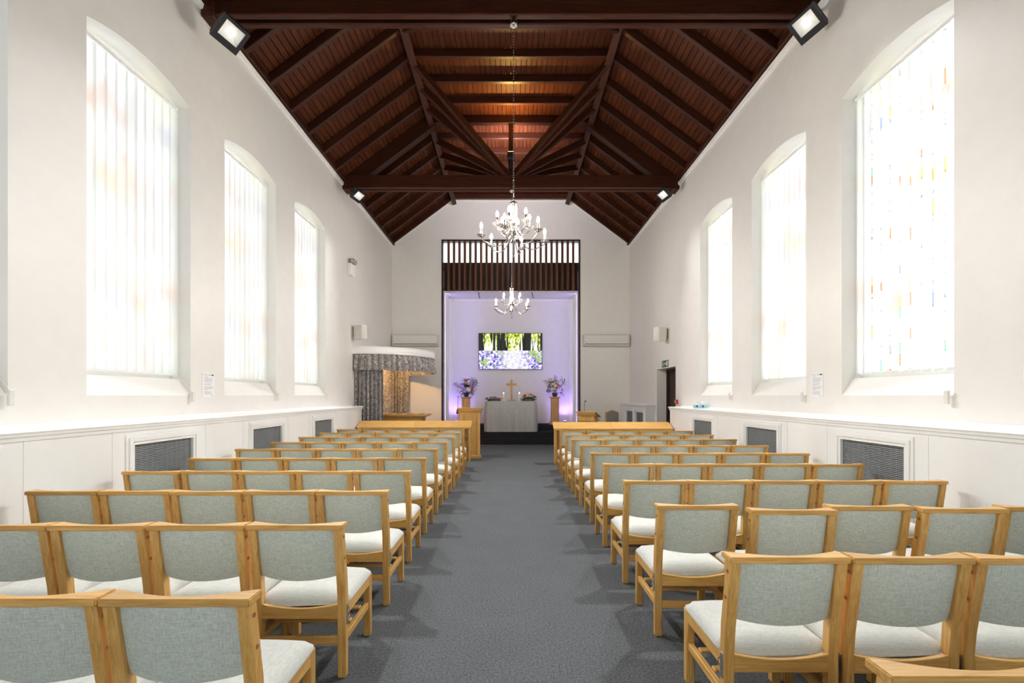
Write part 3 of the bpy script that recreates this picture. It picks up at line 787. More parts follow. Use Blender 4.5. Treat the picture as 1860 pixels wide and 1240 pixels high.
# ------------------------------------------------------------------ chairs
def build_chair():
    root = empty('chair')
    # cushion
    def cush(u, v):
        a, b = 2 * u - 1, 2 * v - 1
        wdt = .203 + (.2545 - .203) * min(1, max(0, (b + 1) / .16))
        yy = .025 + .232 * b
        e = max(abs(a) ** 5, abs(b) ** 5)
        z = .445 + .018 * (1 - a * a) * (1 - b * b * .6) - .045 * e - (.018 * (1 - a * a) if b < -.9 else 0)
        rr = 1 - (.055 * (abs(a * b) ** 8) if b > 0 else 0)
        return (wdt * a * rr, yy * rr, z)
    mb = MB(); n = 12
    mb.grid(n, n, cush)
    # skirt down to the rails
    ring = [i for i in range(n + 1)] + [j * (n + 1) + n for j in range(1, n + 1)] + [n * (n + 1) + i for i in range(n - 1, -1, -1)] + [j * (n + 1) for j in range(n - 1, 0, -1)]
    base = len(mb.v)
    for r in ring:
        x, y, z = mb.v[r]
        rear = y < -.2
        mb.v.append((x * .99, y, (.392 - .022 * (1 - (x / .203) ** 2)) if rear else .390))
    m = len(ring)
    for q in range(m): mb.f.append((ring[q], base + q, base + (q + 1) % m, ring[(q + 1) % m]))
    mb.f.append(tuple(range(base, base + m)))
    mb.build('seat', M['fabric_seat'], root, smooth=75)
    # back pad, bowed away from the sitter
    yl = lambda z: -.232 - .045 * max(0, (z - .55)) / .26
    mb = MB()
    nx, nz = 12, 6
    front, back = [], []
    def P(u, v, off):
        a = 2 * u - 1; z = .552 + .266 * v - .016 * (1 - a * a) * (1 - v)
        rnd = .008 * (1 - min(1, min(v, 1 - v) * 8))
        return (a * .204, yl(z) + .018 - .036 * (1 - a * a) + off * (1 - rnd * 40), z)
    g0 = MB().grid(nx, nz, lambda u, v: P(u, v, -.016)); g1 = MB().grid(nx, nz, lambda u, v: P(u, v, .016))
    mb.add(g0.v, g0.f); mb.add(g1.v, g1.f)
    o2 = (nx + 1) * (nz + 1)
    bd = [i for i in range(nx + 1)] + [j * (nx + 1) + nx for j in range(1, nz + 1)] + [nz * (nx + 1) + i for i in range(nx - 1, -1, -1)] + [j * (nx + 1) for j in range(nz - 1, 0, -1)]
    for q in range(len(bd)):
        a, b = bd[q], bd[(q + 1) % len(bd)]
        mb.f.append((a, b, b + o2, a + o2))
    mb.build('backrest', M['fabric'], root, smooth=50)
    # top rail: straight behind, hollowed in front
    poly = [(-0.2555, -.302), (0.2555, -.302), (0.2555, -.212)]
    for i in range(1, 14):
        t = i / 14; x = 0.2555 * (1 - 2 * t)
        poly.append((x, -.212 - .060 * (1 - abs(1 - 2 * t) ** 2.0) ** 1.25))
    poly.append((-0.2555, -.212))
    MB().prism(poly, 2, .818, .845).build('top_rail', M['oak_x'], root, bevel=.004, seg=2, smooth=40)
    # legs
    back_prof = [(-.235, 0), (-.236, .40), (-.245, .50), (-.270, .66), (-.294, .819)]
    front_prof = [(-.243, .819), (-.218, .66), (-.195, .53), (-.186, .40), (-.190, 0)]
    for s in (-1, 1):
        a, b = sorted((s * .205, s * .250))
        MB().prism(back_prof + front_prof, 0, a, b).build('leg', M['oak_z'], root, bevel=.005, smooth=40)
        MB().box(a, b, .198, .246, 0, .393).build('leg', M['oak_z'], root, bevel=.006, smooth=40)
        a, b = sorted((s * .212, s * .246))
        MB().box(a, b, -.188, .20, .325, .394).build('seat_rail', M['oak_y'], root, bevel=.003)
        a, b = sorted((s * .216, s * .242))
        MB().box(a, b, -.19, .20, .180, .220).build('stretcher', M['oak_y'], root, bevel=.003)
    MB().box(-.206, .206, .206, .238, .325, .392).build('seat_rail', M['oak_x'], root, bevel=.003)
    poly = [(-.206, .318), (.206, .318)] + [(.206 * (1 - 2 * i / 10), .398 - .024 * (1 - (1 - 2 * i / 10) ** 2)) for i in range(11)]
    MB().prism(poly, 1, -.232, -.208).build('seat_rail', M['oak_x'], root, bevel=.002)
    MB().box(-.206, .206, -.226, -.206, .175, .220).build('stretcher', M['oak_x'], root, bevel=.003)
    for y in (-.05, .11):
        MB().box(-.218, .218, y - .02, y + .02, .2205, .234).build('book_shelf_slat', M['oak_x'], root, bevel=.003)
    for s in (-1, 1):
        br = MB()
        a, b = sorted((s * .250, s * .2535)); br.box(a, b, -.222, -.200, .285, .395)
        br.tube([(s * .2530, -.205, .375), (s * .2545, -.185, .355), (s * .2545, -.185, .325), (s * .2530, -.205, .305)], .003, 6)
        br.build('linking_clip', M['steel'], root)
        for z, y in ((.775, -.262), (.655, -.243)):
            MB().lathe([(.0085, -.002), (.0085, .002)], 8, axis=0).build('dowel', M['dowel'], root, (s * .2505, y, z))
    return root
proto = build_chair()
for o in proto.children: o.data.name = o.name
LEFT_Y = [1.56 + .867 * k for k in range(10)]
LEFT_X = [-.876, -.886, -.878, -.908, -.925, -.935, -.925, -.918, -.930, -.940]
RIGHT_Y = [1.125, 1.945, 2.82, 3.70, 4.60, 5.47, 6.33, 7.22, 8.05, 8.95]
RIGHT_X = [.924, .924, .905, .905, .925, .945, .94, .94, .94, .94]
PITCH = .520
half = IW / 2
rs = random.Random(3)
special = {('right', 2): [(.908, 2.87, .0), (1.440, 2.755, -.015), (1.970, 2.85, .0), (2.497, 2.79, -.02), (3.03, 2.83, -.01)]}
first = True
nchair = 0
for side, YS, XS in (('left', LEFT_Y, LEFT_X), ('right', RIGHT_Y, RIGHT_X)):
    sg = -1 if side == 'left' else 1
    for r in range(10):
        for c in range(5):
            xa = XS[r] + sg * c * PITCH          # aisle-side edge of the rail
            yy = YS[r] + rs.uniform(-.010, .010)
            rz = rs.uniform(-.006, .006)
            if (side, r) in special:
                xa, yy, rz = special[(side, r)][c]
            xc = xa + sg * .259
            ff = min(abs(xc) - .26, abs(xc)) / (yy + .45)
            if ff > (half + 20) / F_PX: continue   # outside the picture
            ch = proto if first else copy_tree(proto)
            first = False
            ch.location = (xc, yy + .30, 0); ch.rotation_euler = (0, 0, rz)
            row = NUM[10 - r]
            where = 'front row' if r == 9 else ('nearest row' if r == 0 else row + ' row from the front')
            pos = 'beside the aisle' if c == 0 else ('against the wall casing' if c == 4 else NUM[c + 1] + ' from the aisle')
            tag(ch, 'sage upholstered wooden chair, %s block, %s, %s' % (side, where, pos), 'chair', 'wooden chairs in rows on both sides of the aisle')
            nchair += 1

# ------------------------------------------------------------------ front desks before the first rows
def front_desk(cx, cy, x0, x1, label):
    """sloping book board on a panelled front; origin at the middle of its foot"""
    root = empty('front_desk', (cx, cy, 0))
    a, b = x0 - cx, x1 - cx
    mid = (a + b) / 2
    for u, v in ((a, mid - .002), (mid + .002, b)):
        MB().prism([(-.02, .775), (.30, .90), (.30, .93), (-.02, .805)], 0, u, v).build('book_board', M['oak_x'], root, bevel=.004)
    MB().box(a + .02, b - .02, -.035, -.018, .76, .80).build('lip', M['oak_x'], root, bevel=.003)
    for u in (a + .03, mid - .02, b - .07):
        MB().prism([(.0, 0), (.30, 0), (.30, .895), (.0, .778)], 0, u, u + .04).build('end_panel', M['oak_z'], root, bevel=.004)
    n = 4
    for i in range(n):
        u0 = a + .07 + (b - a - .14) * i / n; u1 = a + .07 + (b - a - .14) * (i + 1) / n
        MB().box(u0 + .004, u1 - .004, .24, .262, .08, .86).build('panel', M['oak_z'], root, bevel=.003)
    MB().box(a + .07, b - .07, .235, .275, 0, .08).build('plinth', M['oak_x'], root, bevel=.003)
    MB().box(a + .07, b - .07, .06, .24, .56, .58).build('book_shelf', M['oak_x'], root, bevel=.003)
    return tag(root, label, 'desk', 'front desks before the first rows')
front_desk(-2.27, 10.75, -3.585, -.925, 'long honey wood front desk with sloping top before the left rows')
front_desk(2.27, 10.22, .945, 3.585, 'long honey wood front desk with sloping top before the right rows')

# ------------------------------------------------------------------ lecterns
def lectern(x, y, rz, w, h, label):
    root = empty('lectern', (x, y, 0), rz)
    hw, dp = w / 2, .40
    MB().box(-hw, hw, -dp / 2, dp / 2, .06, h - .09).build('body', M['oak_z'], root, bevel=.004)
    MB().box(-hw - .03, hw + .03, -dp / 2 - .03, dp / 2 + .03, 0, .07).build('base', M['oak_x'], root, bevel=.008)
    # raised frame and arched panel on the front
    fr = MB()
    for a, b in ((-hw, -hw + .07), (hw - .07, hw)): fr.box(a, b, -dp / 2 - .018, -dp / 2, .07, h - .09)
    fr.build('stile', M['oak_z'], root, bevel=.003)
    pw = hw - .11
    pts = [(-pw, .16), (pw, .16)] + [(pw * math.cos(PI * i / 12), h - .09 - .17 + .07 * math.sin(PI * i / 12)) for i in range(13)]
    MB().prism(pts, 1, -dp / 2 - .010, -dp / 2).build('arched_panel', M['oak_z'], root, bevel=.006)
    # cornice and sloping reading board, high towards the congregation
    MB().prism([(-dp / 2 - .02, h - .12), (dp / 2 + .02, h - .12), (dp / 2 + .05, h - .16), (dp / 2 + .05, h - .155), (-dp / 2 - .05, h - .035), (-dp / 2 - .05, h - .07)], 0, -hw - .03, hw + .03).build('cornice', M['oak_x'], root)
    MB().prism([(-dp / 2 - .07, h - .032), (dp / 2 + .09, h - .17), (dp / 2 + .09, h - .135), (-dp / 2 - .07, h)], 0, -hw - .06, hw + .06).build('reading_board', M['oak_x'], root, bevel=.004)
    return tag(root, label, 'lectern')
lectern(-1.03, 11.42, .16, .50, 1.235, 'tall honey wood lectern with arched panel beside the left front desk')
# right lectern desk with a microphone
rl = lectern(2.03, 12.15, -.42, .42, 1.12, 'smaller wood lectern with thin microphone behind the right front desk')
mc = MB(); mc.tube([(-.10, .0, 1.04), (-.10, .0, 1.30), (-.095, -.01, 1.345), (-.075, -.02, 1.37)], .005, 6)
mic = mc.build('microphone_stem', M['blackrub'], rl)
MB().tube([(-.08, -.018, 1.366), (-.055, -.028, 1.392)], .014, 8).build('microphone_head', M['blackrub'], mic)
MB().box(-.24, .24, -.235, .235, .86, .90).build('ledge', M['oak_x'], rl, bevel=.006)

# ------------------------------------------------------------------ armchair near the right lectern
r = empty('side_chair', (2.72, 13.0, 0), .35)
top = [(-.21, .60), (.21, .60), (.215, 1.05), (.205, 1.075)] + [(.19 - .38 * i / 16, 1.085 + .05 * math.sin(PI * i / 16) ** 2) for i in range(17)] + [(-.205, 1.075), (-.215, 1.05)]
MB().prism(top, 1, -.235, -.20).build('back_frame', M['oak_z'], r, bevel=.006)
pad = [(-.18, .63), (.18, .63), (.195, 1.035), (.188, 1.055)] + [(.175 - .35 * i / 16, 1.065 + .045 * math.sin(PI * i / 16) ** 2) for i in range(17)] + [(-.188, 1.055), (-.195, 1.035)]
MB().prism(pad, 1, -.252, -.18).build('backrest', M['grey_fabric'], r, bevel=.012, seg=2)
MB().box(-.24, .24, -.20, .26, .42, .50).build('seat', M['grey_fabric'], r, bevel=.02, seg=2)
for sx in (-.22, .22):
    for sy in (-.215, .23):
        MB().box(sx - .02, sx + .02, sy - .02, sy + .02, 0, .42 if sy > 0 else .62).build('leg', M['oak_z'], r, bevel=.004)
tag(r, 'grey upholstered chair with shaped wooden back in the right corner', 'chair')

# ------------------------------------------------------------------ catafalque canopy with curtains, left
CX, CYc, CR = -XW, 13.1, 1.70
can = empty('curtain_canopy', (CX, CYc, 0))
def arc(t0, t1, n, r): return [(r * math.sin(t0 + (t1 - t0) * i / n), -r * math.cos(t0 + (t1 - t0) * i / n)) for i in range(n + 1)]
mb = MB()
prof = [(0, 2.56), (.02, 2.56), (.035, 2.585), (.03, 2.60), (.035, 2.615), (.02, 2.63), (.02, 2.72), (.035, 2.735), (.035, 2.75), (-.03, 2.75), (-.03, 2.56)]
A = [PI * i / 40 for i in range(41)]
vs, fs = [], []
for t in A:
    for dr, z in prof: vs.append(((CR + dr) * math.sin(t), -(CR + dr) * math.cos(t), z))
m = len(prof)
for i in range(40):
    for j in range(m): fs.append((i*m + j, i*m + (j+1) % m, (i+1)*m + (j+1) % m, (i+1)*m + j))
mb.add(vs, fs)
mb.build('cornice', M['white'], can, smooth=40)
MB().prism([(0, -CR)] + arc(.02, PI - .02, 40, CR - .02)[1:-1] + [(0, CR)], 2, 2.66, 2.69).build('canopy_top', M['white'], can)
def cloth_arc(name, t0, t1, z0, z1, amp, waves, parent, base=CR, extra=None, mat='curtain', flare=0):
    L_ = (t1 - t0) * base
    n = max(20, int(waves * 10))
    nz = 6
    def fn(u, v):
        t = t0 + (t1 - t0) * u
        z = z0 + (z1 - z0) * v
        ph = u * waves * 2 * PI
        a = amp * (1 - .45 * v)
        r = base + a * (math.sin(ph) + .35 * math.sin(2.3 * ph + 1.1)) + flare * (1 - v)
        return (r * math.sin(t), -r * math.cos(t), z)
    return MB().grid(n, nz, fn).build(name, M[mat], parent, smooth=80)
cloth_arc('valance', .02, PI - .02, 2.16, 2.58, .042, 34, can, CR - .03, flare=.045)
cloth_arc('curtain', .015, .44, .02, 2.52, .058, 7, can, CR - .11)
cloth_arc('curtain', PI - .44, PI - .02, .02, 2.52, .058, 7, can, CR - .11)
def wallcloth(u, v):
    y = -1.15 + 2.72 * u; ph = u * 20 * 2 * PI
    return (.085 + .05 * math.sin(ph) + .012 * math.sin(2.3 * ph), y, .02 + 2.5 * v)
MB().grid(260, 3, wallcloth).build('curtain', M['curtain'], can, smooth=80)
tag(can, 'curved white canopy with floral grey curtains and valance on the left wall', 'canopy')
# small downlight under the canopy
dl = empty('canopy_downlight', (-3.05, 13.35, 2.655))
MB().lathe([(.055, -.012), (.06, 0), (.045, 0), (.04, -.01)], 16).build('rim', M['chrome'], dl)
MB().lathe([(.0, -.004), (.04, -.004)], 16).build('lamp_face', emit('warm_downlight', (1.0, .70, .36), 8.0), dl)
tag(dl, 'small warm downlight recessed under the curtain canopy', 'light')
sp = bpy.data.lights.new('canopy_spot', 'SPOT'); sp.energy = 36; sp.color = (1.0, .58, .24); sp.spot_size = 2.6; sp.spot_blend = .6; sp.shadow_soft_size = .05
so = bpy.data.objects.new('canopy_spot', sp); C.objects.link(so); so.parent = dl; so.location = (0, 0, -.03); so.rotation_euler = (.35, .35, 0)

# catafalque
r = empty('catafalque', (-2.85, 12.45, 0))
MB().box(-.58, .50, -.28, .28, .08, .94).build('body', M['oak_z'], r, bevel=.005)
MB().box(-.55, .47, -.25, .25, 0, .08).build('plinth', M['oak_x'], r)
MB().prism([(-.70, .985), (.62, .985), (.66, 1.02), (.62, 1.035), (-.70, 1.035)], 1, -.36, .36).build('top_board', M['oak_x'], r, bevel=.004)
for x in (-.45, -.15, .15, .45):
    MB().box(x - .012, x + .012, -.34, .34, 1.034, 1.043).build('runner', M['darkwood'], r)
MB().box(-.62, .54, -.32, .32, .94, .985).build('moulding', M['oak_x'], r, bevel=.01)
tag(r, 'low honey wood catafalque with grooved top under the canopy', 'catafalque')

# ------------------------------------------------------------------ slatted screen over the recess
scr = empty('slat_screen', (0, YE, 0))
fr = MB()
for s in (-1, 1):
    a, b = sorted((s * OX, s * (OX - .045))); fr.box(a, b, -.02, .20, .02, OZ)
fr.box(-OX + .045, OX - .045, -.02, .20, OZ - .05, OZ)
fr.build('frame', M['darkwood'], scr, bevel=.005)
nsl_ = 25
pw = (2 * OX - .09) / nsl_
sl_me = MB().box(-.040, .040, 0, .12, 4.985, OZ - .05).mesh('slat', bevel=.005); sl_me.materials.append(M['slat'])
for i in range(nsl_ - 1):
    link('slat', sl_me, None, scr, (-OX + .045 + pw * (i + 1), .02, 0))
MB().box(-OX + .045, OX - .045, .20, .24, 5.02, 5.90).build('backing_board', M['darkwood'], scr)
MB().box(-OX + .045, OX - .045, .19, .245, 5.88, 5.95).build('cross_rail', M['darkwood'], scr)
for x in (-1.09, .70):
    MB().tube([(x, .28, 5.0), (x + .02, .28, 4.9), (x + .05, .28, 4.78)], .012, 6).build('hook', M['blackrub'], scr)
tag(scr, 'brown vertical slat screen hanging over the altar recess', 'screen')
win_n += 1
cw = tag(empty('window_%d' % win_n, (0, YE + .42, 5.9)), kind='structure')
for i in range(5):
    a = -OX + .05 + (2 * OX - .1) * i / 5; b = -OX + .05 + (2 * OX - .1) * (i + 1) / 5
    MB().box(a, b, -.004, .004, .02, .74).build('pane', M['clear'], cw)
    if i: MB().box(a - .015, a + .015, -.02, .02, 0, .76).build('mullion', M['white'], cw)
w = MB()
w.box(-OX - .1, OX + .1, YE + .25, YE + .5, OZ, OZ + .1)
w.box(-OX - .1, OX + .1, YE + .25, YE + .44, 5.72, 5.86)
for s in (-1, 1):
    a, b = sorted((s * OX, s * (OX + .1))); w.box(a, b, YE + .25, YE + .5, 5.1, OZ)
tag(w.build('wall_clerestory', M['plaster']), kind='structure')

# LED channels on the recess sides
for s, nm in ((-1, 'left'), (1, 'right')):
    e = empty('led_strip_light', (s * 2.15, 15.80, .53))
    a, b = sorted((s * .085, s * -.03)); MB().box(a, b, -.045, -.03, 0, 4.45).build('channel', M['white'], e)
    a, b = sorted((s * .085, s * .03)); MB().box(a, b, .06, .075, 0, 4.45).build('channel', M['white'], e)
    a, b = sorted((s * .082, s * .062)); MB().box(a, b, -.012, .012, 0, 4.42).build('diffuser', M['led'], e)
    tag(e, 'tall lilac LED strip on the %s side of the altar recess' % nm, 'light', 'lilac strip lights in the recess')
for s, nm in ((-1, 'left'), (1, 'right')):
    e = empty('floor_uplight', (s * 1.90, 16.30, .53))
    MB().lathe([(.06, 0), (.06, .10), (.05, .11)], 14).build('can', M['black'], e)
    MB().lathe([(.0, .112), (.048, .112)], 14).build('lamp_face', emit('violet_lamp', (.45, .30, 1.0), 6.0), e)
    sp = bpy.data.lights.new('violet_spot', 'SPOT'); sp.energy = 10; sp.color = (.36, .25, 1.0); sp.spot_size = 2.4; sp.spot_blend = .8; sp.shadow_soft_size = .05
    so = bpy.data.objects.new('violet_spot', sp); C.objects.link(so); so.parent = e; so.location = (0, 0, .14); so.rotation_euler = (PI, 0, 0)
    tag(e, 'small violet uplight on the floor behind the %s flower pedestal' % nm, 'light', 'violet uplights in the recess')

# ------------------------------------------------------------------ screen on the recess wall
tv = empty('wall_screen', (-.015, RB - .02, 2.455))
MB().box(-1.14, 1.14, -.06, -.006, 0, 1.305).build('casing', M['black'], tv, bevel=.006)
MB().box(-1.122, 1.122, -.0635, -.0605, .018, 1.287).build('display', M['screen'], tv)
tag(tv, 'large wall screen showing a bluebell wood', 'screen')

# ------------------------------------------------------------------ altar, cloth, cross, candles
AX, AY, AZ = .0, 15.13, .355
r = empty('altar_table', (AX, AY, AZ))
MB().box(-.80, .80, -.27, .27, .955, .985).build('table_top', M['oak_x'], r, bevel=.004)
for sx in (-.72, .72):
    for sy in (-.20, .20): MB().box(sx - .03, sx + .03, sy - .03, sy + .03, 0, .955).build('leg', M['oak_z'], r)
tag(r, 'altar table under the silver grey cloth', 'table')
CLW, CLD, CLR = .825, .285, .09          # half width, half depth, corner radius
def cloth_outline(n):
    per = []
    for cx, cy_, a0 in ((CLW - CLR, CLD - CLR, 0), (-CLW + CLR, CLD - CLR, PI / 2), (-CLW + CLR, -CLD + CLR, PI), (CLW - CLR, -CLD + CLR, 1.5 * PI)):
        for k in range(9):
            a = a0 + PI / 2 * k / 8
            per.append((cx + CLR * math.cos(a), cy_ + CLR * math.sin(a), math.cos(a), math.sin(a)))
    per.append(per[0])
    ln = [0.0]
    for p, q in zip(per, per[1:]): ln.append(ln[-1] + math.hypot(q[0] - p[0], q[1] - p[1]))
    out = []
    for i in range(n + 1):
        d = ln[-1] * i / n; k = 0
        while k < len(per) - 2 and ln[k + 1] < d: k += 1
        t = (d - ln[k]) / max(1e-9, ln[k + 1] - ln[k])
        out.append([per[k][m] + (per[k + 1][m] - per[k][m]) * t for m in range(4)])
    return out
OUTL = cloth_outline(240)
def cloth(u, v):
    # v 0 at the hem, 1 at the top edge; a rounded rectangle hanging in soft folds
    x, y, nx_, ny_ = OUTL[int(round(u * 240))]
    d = 1 - v
    o = .012 * d + .022 * math.sin(PI * d) + .020 * d ** .6 * (math.sin(2 * PI * 11 * u) + .6 * math.sin(2 * PI * 23 * u + 1.0))
    return (AX + x + nx_ * o, AY + y + ny_ * o * .8, AZ + .008 + .985 * v)
mb = MB(); nu, nv = 240, 10
mb.grid(nu, nv, cloth)
mb.f.append(tuple(nv * (nu + 1) + i for i in range(nu)))
tag(mb.build('altar_cloth', M['lace'], smooth=50, merge=True), 'silver grey patterned cloth draped over the altar to the step', 'tablecloth')
ZT = AZ + .996
r = empty('wooden_cross', (.02, 15.10, ZT))
MB().box(-.13, .13, -.07, .07, 0, .035).build('base', M['oak_x'], r, bevel=.006)
MB().box(-.032, .032, -.02, .02, .035, .70).build('upright', M['oak_z'], r, bevel=.004)
for a, b in ((-.165, -.0325), (.0325, .165)): MB().box(a, b, -.02, .02, .50, .57).build('cross_arm', M['oak_x'], r, bevel=.004)
tag(r, 'plain wooden cross standing on the altar', 'cross')
for x, nm in ((-.235, 'left'), (.275, 'right')):
    r = empty('pillar_candle', (x, 15.08, ZT))
    MB().lathe([(.042, 0), (.044, .01), (.044, .215), (.038, .222), (.0, .215)], 18).build('wax', M['candle'], r, smooth=50)
    MB().tube([(0, 0, .213), (0, 0, .235)], .002, 5).build('wick', M['black'], r)
    MB().lathe([(.0, .232), (.008, .245), (.009, .255), (.004, .275), (.0, .285)], 10).build('flame', M['flame'], r, smooth=60)
    tag(r, 'lit cream pillar candle on the altar, %s of the cross' % nm, 'candle', 'pillar candles on the altar')

# flowers
def flower_mesh(nm, r, petals=9):
    mb = MB()
    for ring, (rad, tilt, n) in enumerate(((r, .35, petals), (r * .72, .75, petals - 2), (r * .42, 1.15, 5))):
        for k in range(n):
            a = 2 * PI * k / n + ring * .4
            d = Vector((math.cos(a) * math.cos(tilt), math.sin(a) * math.cos(tilt), math.sin(tilt)))
            sd = Vector((-math.sin(a), math.cos(a), 0)) * rad * .42
            p = d * rad
            mb.add([(0, 0, 0), tuple(p * .6 - sd), tuple(p), tuple(p * .6 + sd)], [(0, 1, 2, 3)])
    mb.lathe([(.0, -.1 * r), (r * .30, .05 * r), (r * .30, .3 * r), (.0, .55 * r)], 8)
    return mb.mesh(nm, smooth=40)
FLM = {}
def flower(color, r):
    key = (color, round(r, 3))
    if key not in FLM:
        me = flower_mesh('flower', r); me.materials.append(M['fl_' + color]); FLM[key] = me
    return FLM[key]
LEAF = {}
def leaf_mesh(l, wd, mat):
    key = (l, wd, mat)
    if key not in LEAF:
        mb = MB()
        n = 6
        for s in (-1, 1):
            pts = []
            for i in range(n + 1):
                t = i / n
                pts.append((s * wd * math.sin(PI * min(1, t * .98 + .02)) ** .8, 0, l * t))
            for i in range(n):
                a0 = (0, -.15 * l * (i / n) ** 2, l * i / n); a1 = (0, -.15 * l * ((i + 1) / n) ** 2, l * (i + 1) / n)
                b0 = (pts[i][0], a0[1] + .01, pts[i][2]); b1 = (pts[i + 1][0], a1[1] + .01, pts[i + 1][2])
                mb.add([a0, b0, b1, a1], [(0, 1, 2, 3)])
        me = mb.mesh('leaf', smooth=60); me.materials.append(M[mat]); LEAF[key] = me
    return LEAF[key]
def orient(d): return Vector(d).to_track_quat('Z', 'Y').to_euler()
def arrangement(x, y, z, seed, label, tall):
    rr = random.Random(seed)
    root = empty('flower_arrangement', (x, y, z))
    MB().lathe([(.06, 0), (.085, .04), (.10, .10), (.085, .14), (.07, .15), (.0, .14)], 16).build('vase', M['vase'], root, smooth=50)
    cols = ['white', 'white', 'cream', 'yellow', 'lilac', 'lilac', 'white', 'mauve', 'cream']
    for i in range(64):
        th = rr.uniform(0, 2 * PI); el = rr.uniform(-.25, 1.45)
        rad = rr.uniform(.16, .31)
        d = Vector((math.cos(th) * math.cos(el), math.sin(th) * math.cos(el) * .65, math.sin(el) * 1.15))
        p = Vector((0, -.03, .26)) + d * rad
        link('flower', flower(cols[i % len(cols)], rr.choice((.055, .068, .08))), None, root, p, orient(d + Vector((0, -.5, .1))))
    for i in range(34):
        th = rr.uniform(0, 2 * PI); el = rr.uniform(-.45, 1.5)
        d = Vector((math.cos(th) * math.cos(el), math.sin(th) * math.cos(el) * .6, math.sin(el)))
        p = Vector((0, 0, .20)) + d * rr.uniform(.05, .2)
        link('leaf', leaf_mesh(rr.choice((.16, .22)), .035, rr.choice(('leaf', 'leaf_dark'))), None, root, p, orient(d + Vector((rr.uniform(-.3, .3), -.1, rr.uniform(-.2, .2)))))
    for i in range(tall):   # long sprays with side leaves or buds
        a = rr.uniform(-1.0, 1.0)
        d = Vector((math.sin(a), rr.uniform(-.15, .15), math.cos(a))).normalized()
        l = rr.uniform(.44, .58)
        p0 = Vector((0, 0, .16)); st = MB().tube([p0, p0 + d * l * .5 + Vector((0, 0, .01)), p0 + d * l], .004, 5).build('stem', M['leaf_dark'], root)
        for q in range(6):
            t = .5 + .5 * q / 6
            s = -1 if q % 2 else 1
            sd = d + Vector((s * .8 * math.cos(a), 0, -s * .8 * math.sin(a)))
            link('leaf', leaf_mesh(.10, .016, 'leaf_dark'), None, st, p0 + d * l * t, orient(sd))
            if i % 2: link('flower', flower('lilac' if i % 4 == 1 else 'white', .022), None, st, p0 + d * l * (t + .04), orient(sd))
    return tag(root, label, 'flowers', 'flower arrangements on pedestals')
def pedestal(x, y, label):
    root = empty('flower_pedestal', (x, y, .53))
    MB().box(-.135, .135, -.135, .135, .08, .90).build('column', M['oak_z'], root, bevel=.005)
    MB().box(-.19, .19, -.19, .19, 0, .05).build('base', M['oak_x'], root, bevel=.006)
    MB().box(-.165, .165, -.165, .165, .05, .085).build('plinth', M['oak_x'], root, bevel=.010)
    MB().box(-.185, .185, -.185, .185, .925, .955).build('top', M['oak_x'], root, bevel=.006)
    MB().box(-.155, .155, -.155, .155, .895, .925).build('moulding', M['oak_x'], root, bevel=.010)
    for s in (-1, 1):
        a, b = sorted((s * .135, s * .095)); MB().box(a, b, -.150, -.134, .085, .895).build('stile', M['oak_z'], root, bevel=.003)
    MB().box(-.075, .075, -.143, -.134, .14, .84).build('panel', M['oak_z'], root, bevel=.006)
    return tag(root, label, 'pedestal', 'wooden flower pedestals')
pedestal(-1.56, 16.12, 'wooden flower pedestal left of the altar')
pedestal(1.53, 16.12, 'wooden flower pedestal right of the altar')
arrangement(-1.56, 16.12, 1.486, 11, 'tall white, lilac and yellow flowers on the left pedestal', 9)
arrangement(1.53, 16.12, 1.486, 23, 'tall white, lilac and yellow flowers on the right pedestal', 11)
def posy(x, y, z, hw, h, cols, seed, label, n):
    rr = random.Random(seed)
    root = empty('flower_spray', (x, y, z))
    mb = MB()
    mb.lathe([(1.0, 0), (1.0, .3), (.8, .55), (.0, .7)], 20)
    mb.v = [(a * hw * .86, b * .14, c * h * .8) for a, b, c in mb.v]
    mb.build('foliage_base', M['leaf'], root, smooth=60)
    for i in range(n):
        t = rr.uniform(-.92, .92); s = rr.uniform(-1, .5)
        zz = h * (.42 + .42 * (1 - t * t) * (1 - .5 * s * s))
        link('flower', flower(cols[i % len(cols)], rr.choice((.042, .052))), None, root, (t * hw * .95, s * .13, zz), orient((t * .5, -.7, .8)))
    for i in range(24):
        a = rr.uniform(0, 2 * PI)
        d = Vector((math.cos(a), math.sin(a) * .6, rr.uniform(0, .7)))
        link('leaf', leaf_mesh(.10, .02, 'leaf'), None, root, (math.cos(a) * hw * .8, math.sin(a) * .10, .03 + rr.uniform(0, h * .4)), orient(d))
    return tag(root, label, 'flowers', 'flower sprays on the altar')
posy(-.545, 15.08, ZT, .255, .14, ['pink', 'pink', 'mauve', 'white', 'red'], 5, 'low spray of pink flowers on the left of the altar', 22)
posy(.575, 15.08, ZT, .235, .26, ['orange', 'red', 'mauve', 'yellow', 'red'], 8, 'domed mixed posy of red and orange flowers on the altar', 26)
# slim stand beside the left pedestal
r = empty('slim_stand', (-1.85, 15.95, .53))
MB().lathe([(.075, 0), (.075, .012), (.012, .025)], 14).build('foot', M['black'], r)
MB().tube([(0, 0, .02), (.03, 0, .96)], .008, 6).build('pole', M['black'], r)
MB().box(.0, .06, -.03, .03, .955, .97).build('plate', M['black'], r)
tag(r, 'slim dark stand beside the left flower pedestal', 'stand')

